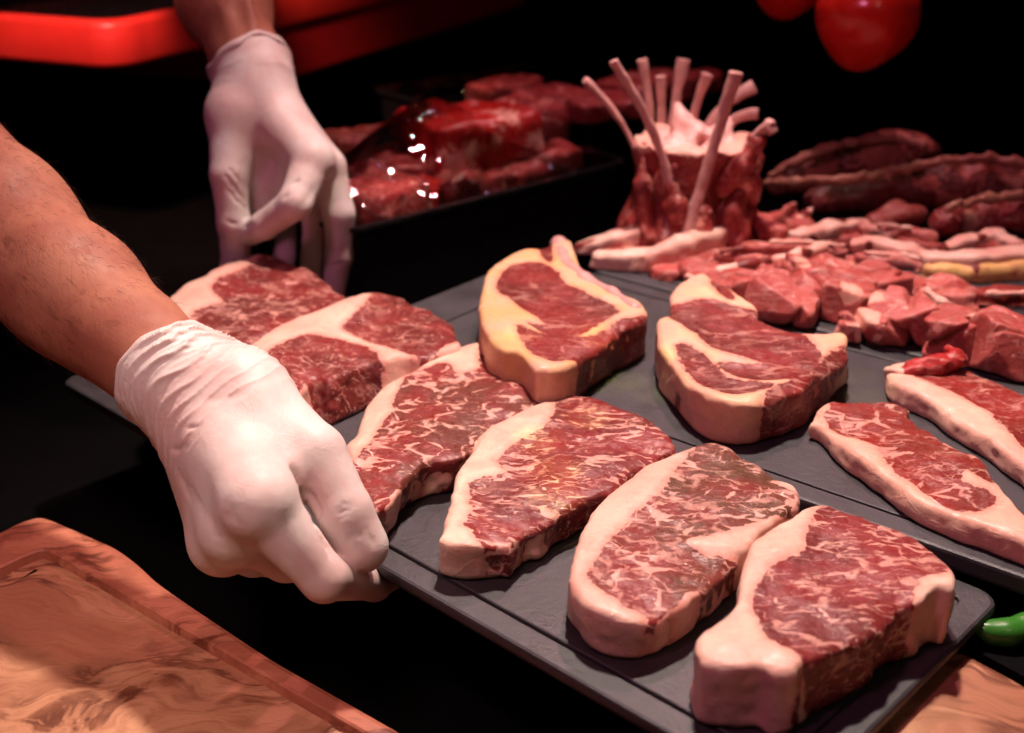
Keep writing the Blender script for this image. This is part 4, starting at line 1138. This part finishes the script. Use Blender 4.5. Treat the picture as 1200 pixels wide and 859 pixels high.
def area(name, loc, to, energy, size, colr, shape='DISK'):
    l = bpy.data.lights.new(name, 'AREA'); l.energy = energy; l.size = size; l.shape = shape; l.color = colr
    o = bpy.data.objects.new(name, l); col.objects.link(o); o.location = Vector(loc)
    o.rotation_euler = (Vector(to) - Vector(loc)).to_track_quat('-Z', 'Y').to_euler()
    return o
def spot(name, loc, to, energy, deg, blend, colr, rad=.02):
    l = bpy.data.lights.new(name, 'SPOT'); l.energy = energy; l.spot_size = math.radians(deg); l.spot_blend = blend; l.color = colr; l.shadow_soft_size = rad
    o = bpy.data.objects.new(name, l); col.objects.link(o); o.location = Vector(loc)
    o.rotation_euler = (Vector(to) - Vector(loc)).to_track_quat('-Z', 'Y').to_euler()
    return o
TC = P(640, 520)
spot('key_lamp', (.10, .90, 1.15), P(725, 520), 105, 52, .9, (1, .82, .715), .035)
area('pink_lamp', (-.35, .10, .95), TC + np.array([-.15, -.05, 0]), 2.7, .12, (1, .28, .55))
area('front_fill', (.30, -.10, .95), TC, .55, .2, (1, .66, .54))  # added weak fill for the sides facing the camera
spot('crate_fill', (-.35, .75, .95), cr0 + YD * .1, 85, 36, .7, (1, .5, .4), .05)  # added accent spot to brighten the red crate
spot('back_fill', (.25, 1.25, 1.0), J(690, 180, .95), 24, 70, .7, (1, .42, .48), .03)  # added spot to brighten the wrapped trays and the meat around them
spot('board_lamp', (-.22, .0, .85), P(60, 800, -.045), 23, 30, .9, (1, .72, .54), .12)
for i, (x, y, e_) in enumerate(((688, 490, 1), (632, 516, 1), (652, 548, 1.2), (650, 575, .9), (736, 446, 1), (716, 452, .7), (768, 462, .8), (612, 446, .5), (690, 440, .6), (1003, 440, .6), (1018, 466, .7))):
    t = P(x, y, .024 if i < 4 else .012)
    spot('added_yellow_spot', t + np.array([0, -.02, .9]), t, 26 * e_, 2.2, 1, (.85, 1, .10), .002)  # added narrow spots standing in for yellow glass reflections
SP = (((1, .25, .9), (-.75, 1.25, .75)), ((1, .9, .8), (-.30, 1.75, .8)), ((.6, 1, .35), (.15, 1.45, .7)), ((1, .7, .9), (-.95, 1.1, .9)), ((1, .35, .8), (.25, 1.3, .9)),
      ((1, .85, .3), (-.35, 1.9, .5)), ((1, .4, .9), (-.2, 1.1, 1.1)), ((.8, 1, .6), (-.65, 1.65, .5)), ((1, .9, .9), (-.1, 1.9, .75)), ((1, .3, .85), (-.5, .95, .9)),
      ((.5, 1, .3), (-.45, 1.3, .7)), ((1, .9, .5), (-.9, 1.6, .95)), ((1, .45, .9), (.35, 1.65, .6)))
for c, loc in SP:
    area('added_sparkle_light', loc, J(560, 190, .95), .02, .008, c)  # added tiny coloured lights that make glints on the cling film

# ------------------------------------------------------------------ camera
cam = bpy.data.cameras.new('camera'); co = bpy.data.objects.new('camera', cam); col.objects.link(co)
co.location = CAM; co.rotation_euler = (math.pi / 2 - PITCH, 0, 0)
cam.sensor_width = 36; cam.lens = 36 * FPX / 1200.0
cam.clip_start = .01; cam.clip_end = 50
cam.dof.use_dof = True; cam.dof.focus_distance = .60; cam.dof.aperture_fstop = 7.0; cam.dof.aperture_blades = 0
scene.camera = co
scene.view_settings.view_transform = 'Standard'; scene.view_settings.look = 'None'
scene.view_settings.exposure = 0; scene.view_settings.gamma = 1
scene.cycles.use_denoising = True
scene.cycles.max_bounces = 8
scene.cycles.sample_clamp_indirect = 4
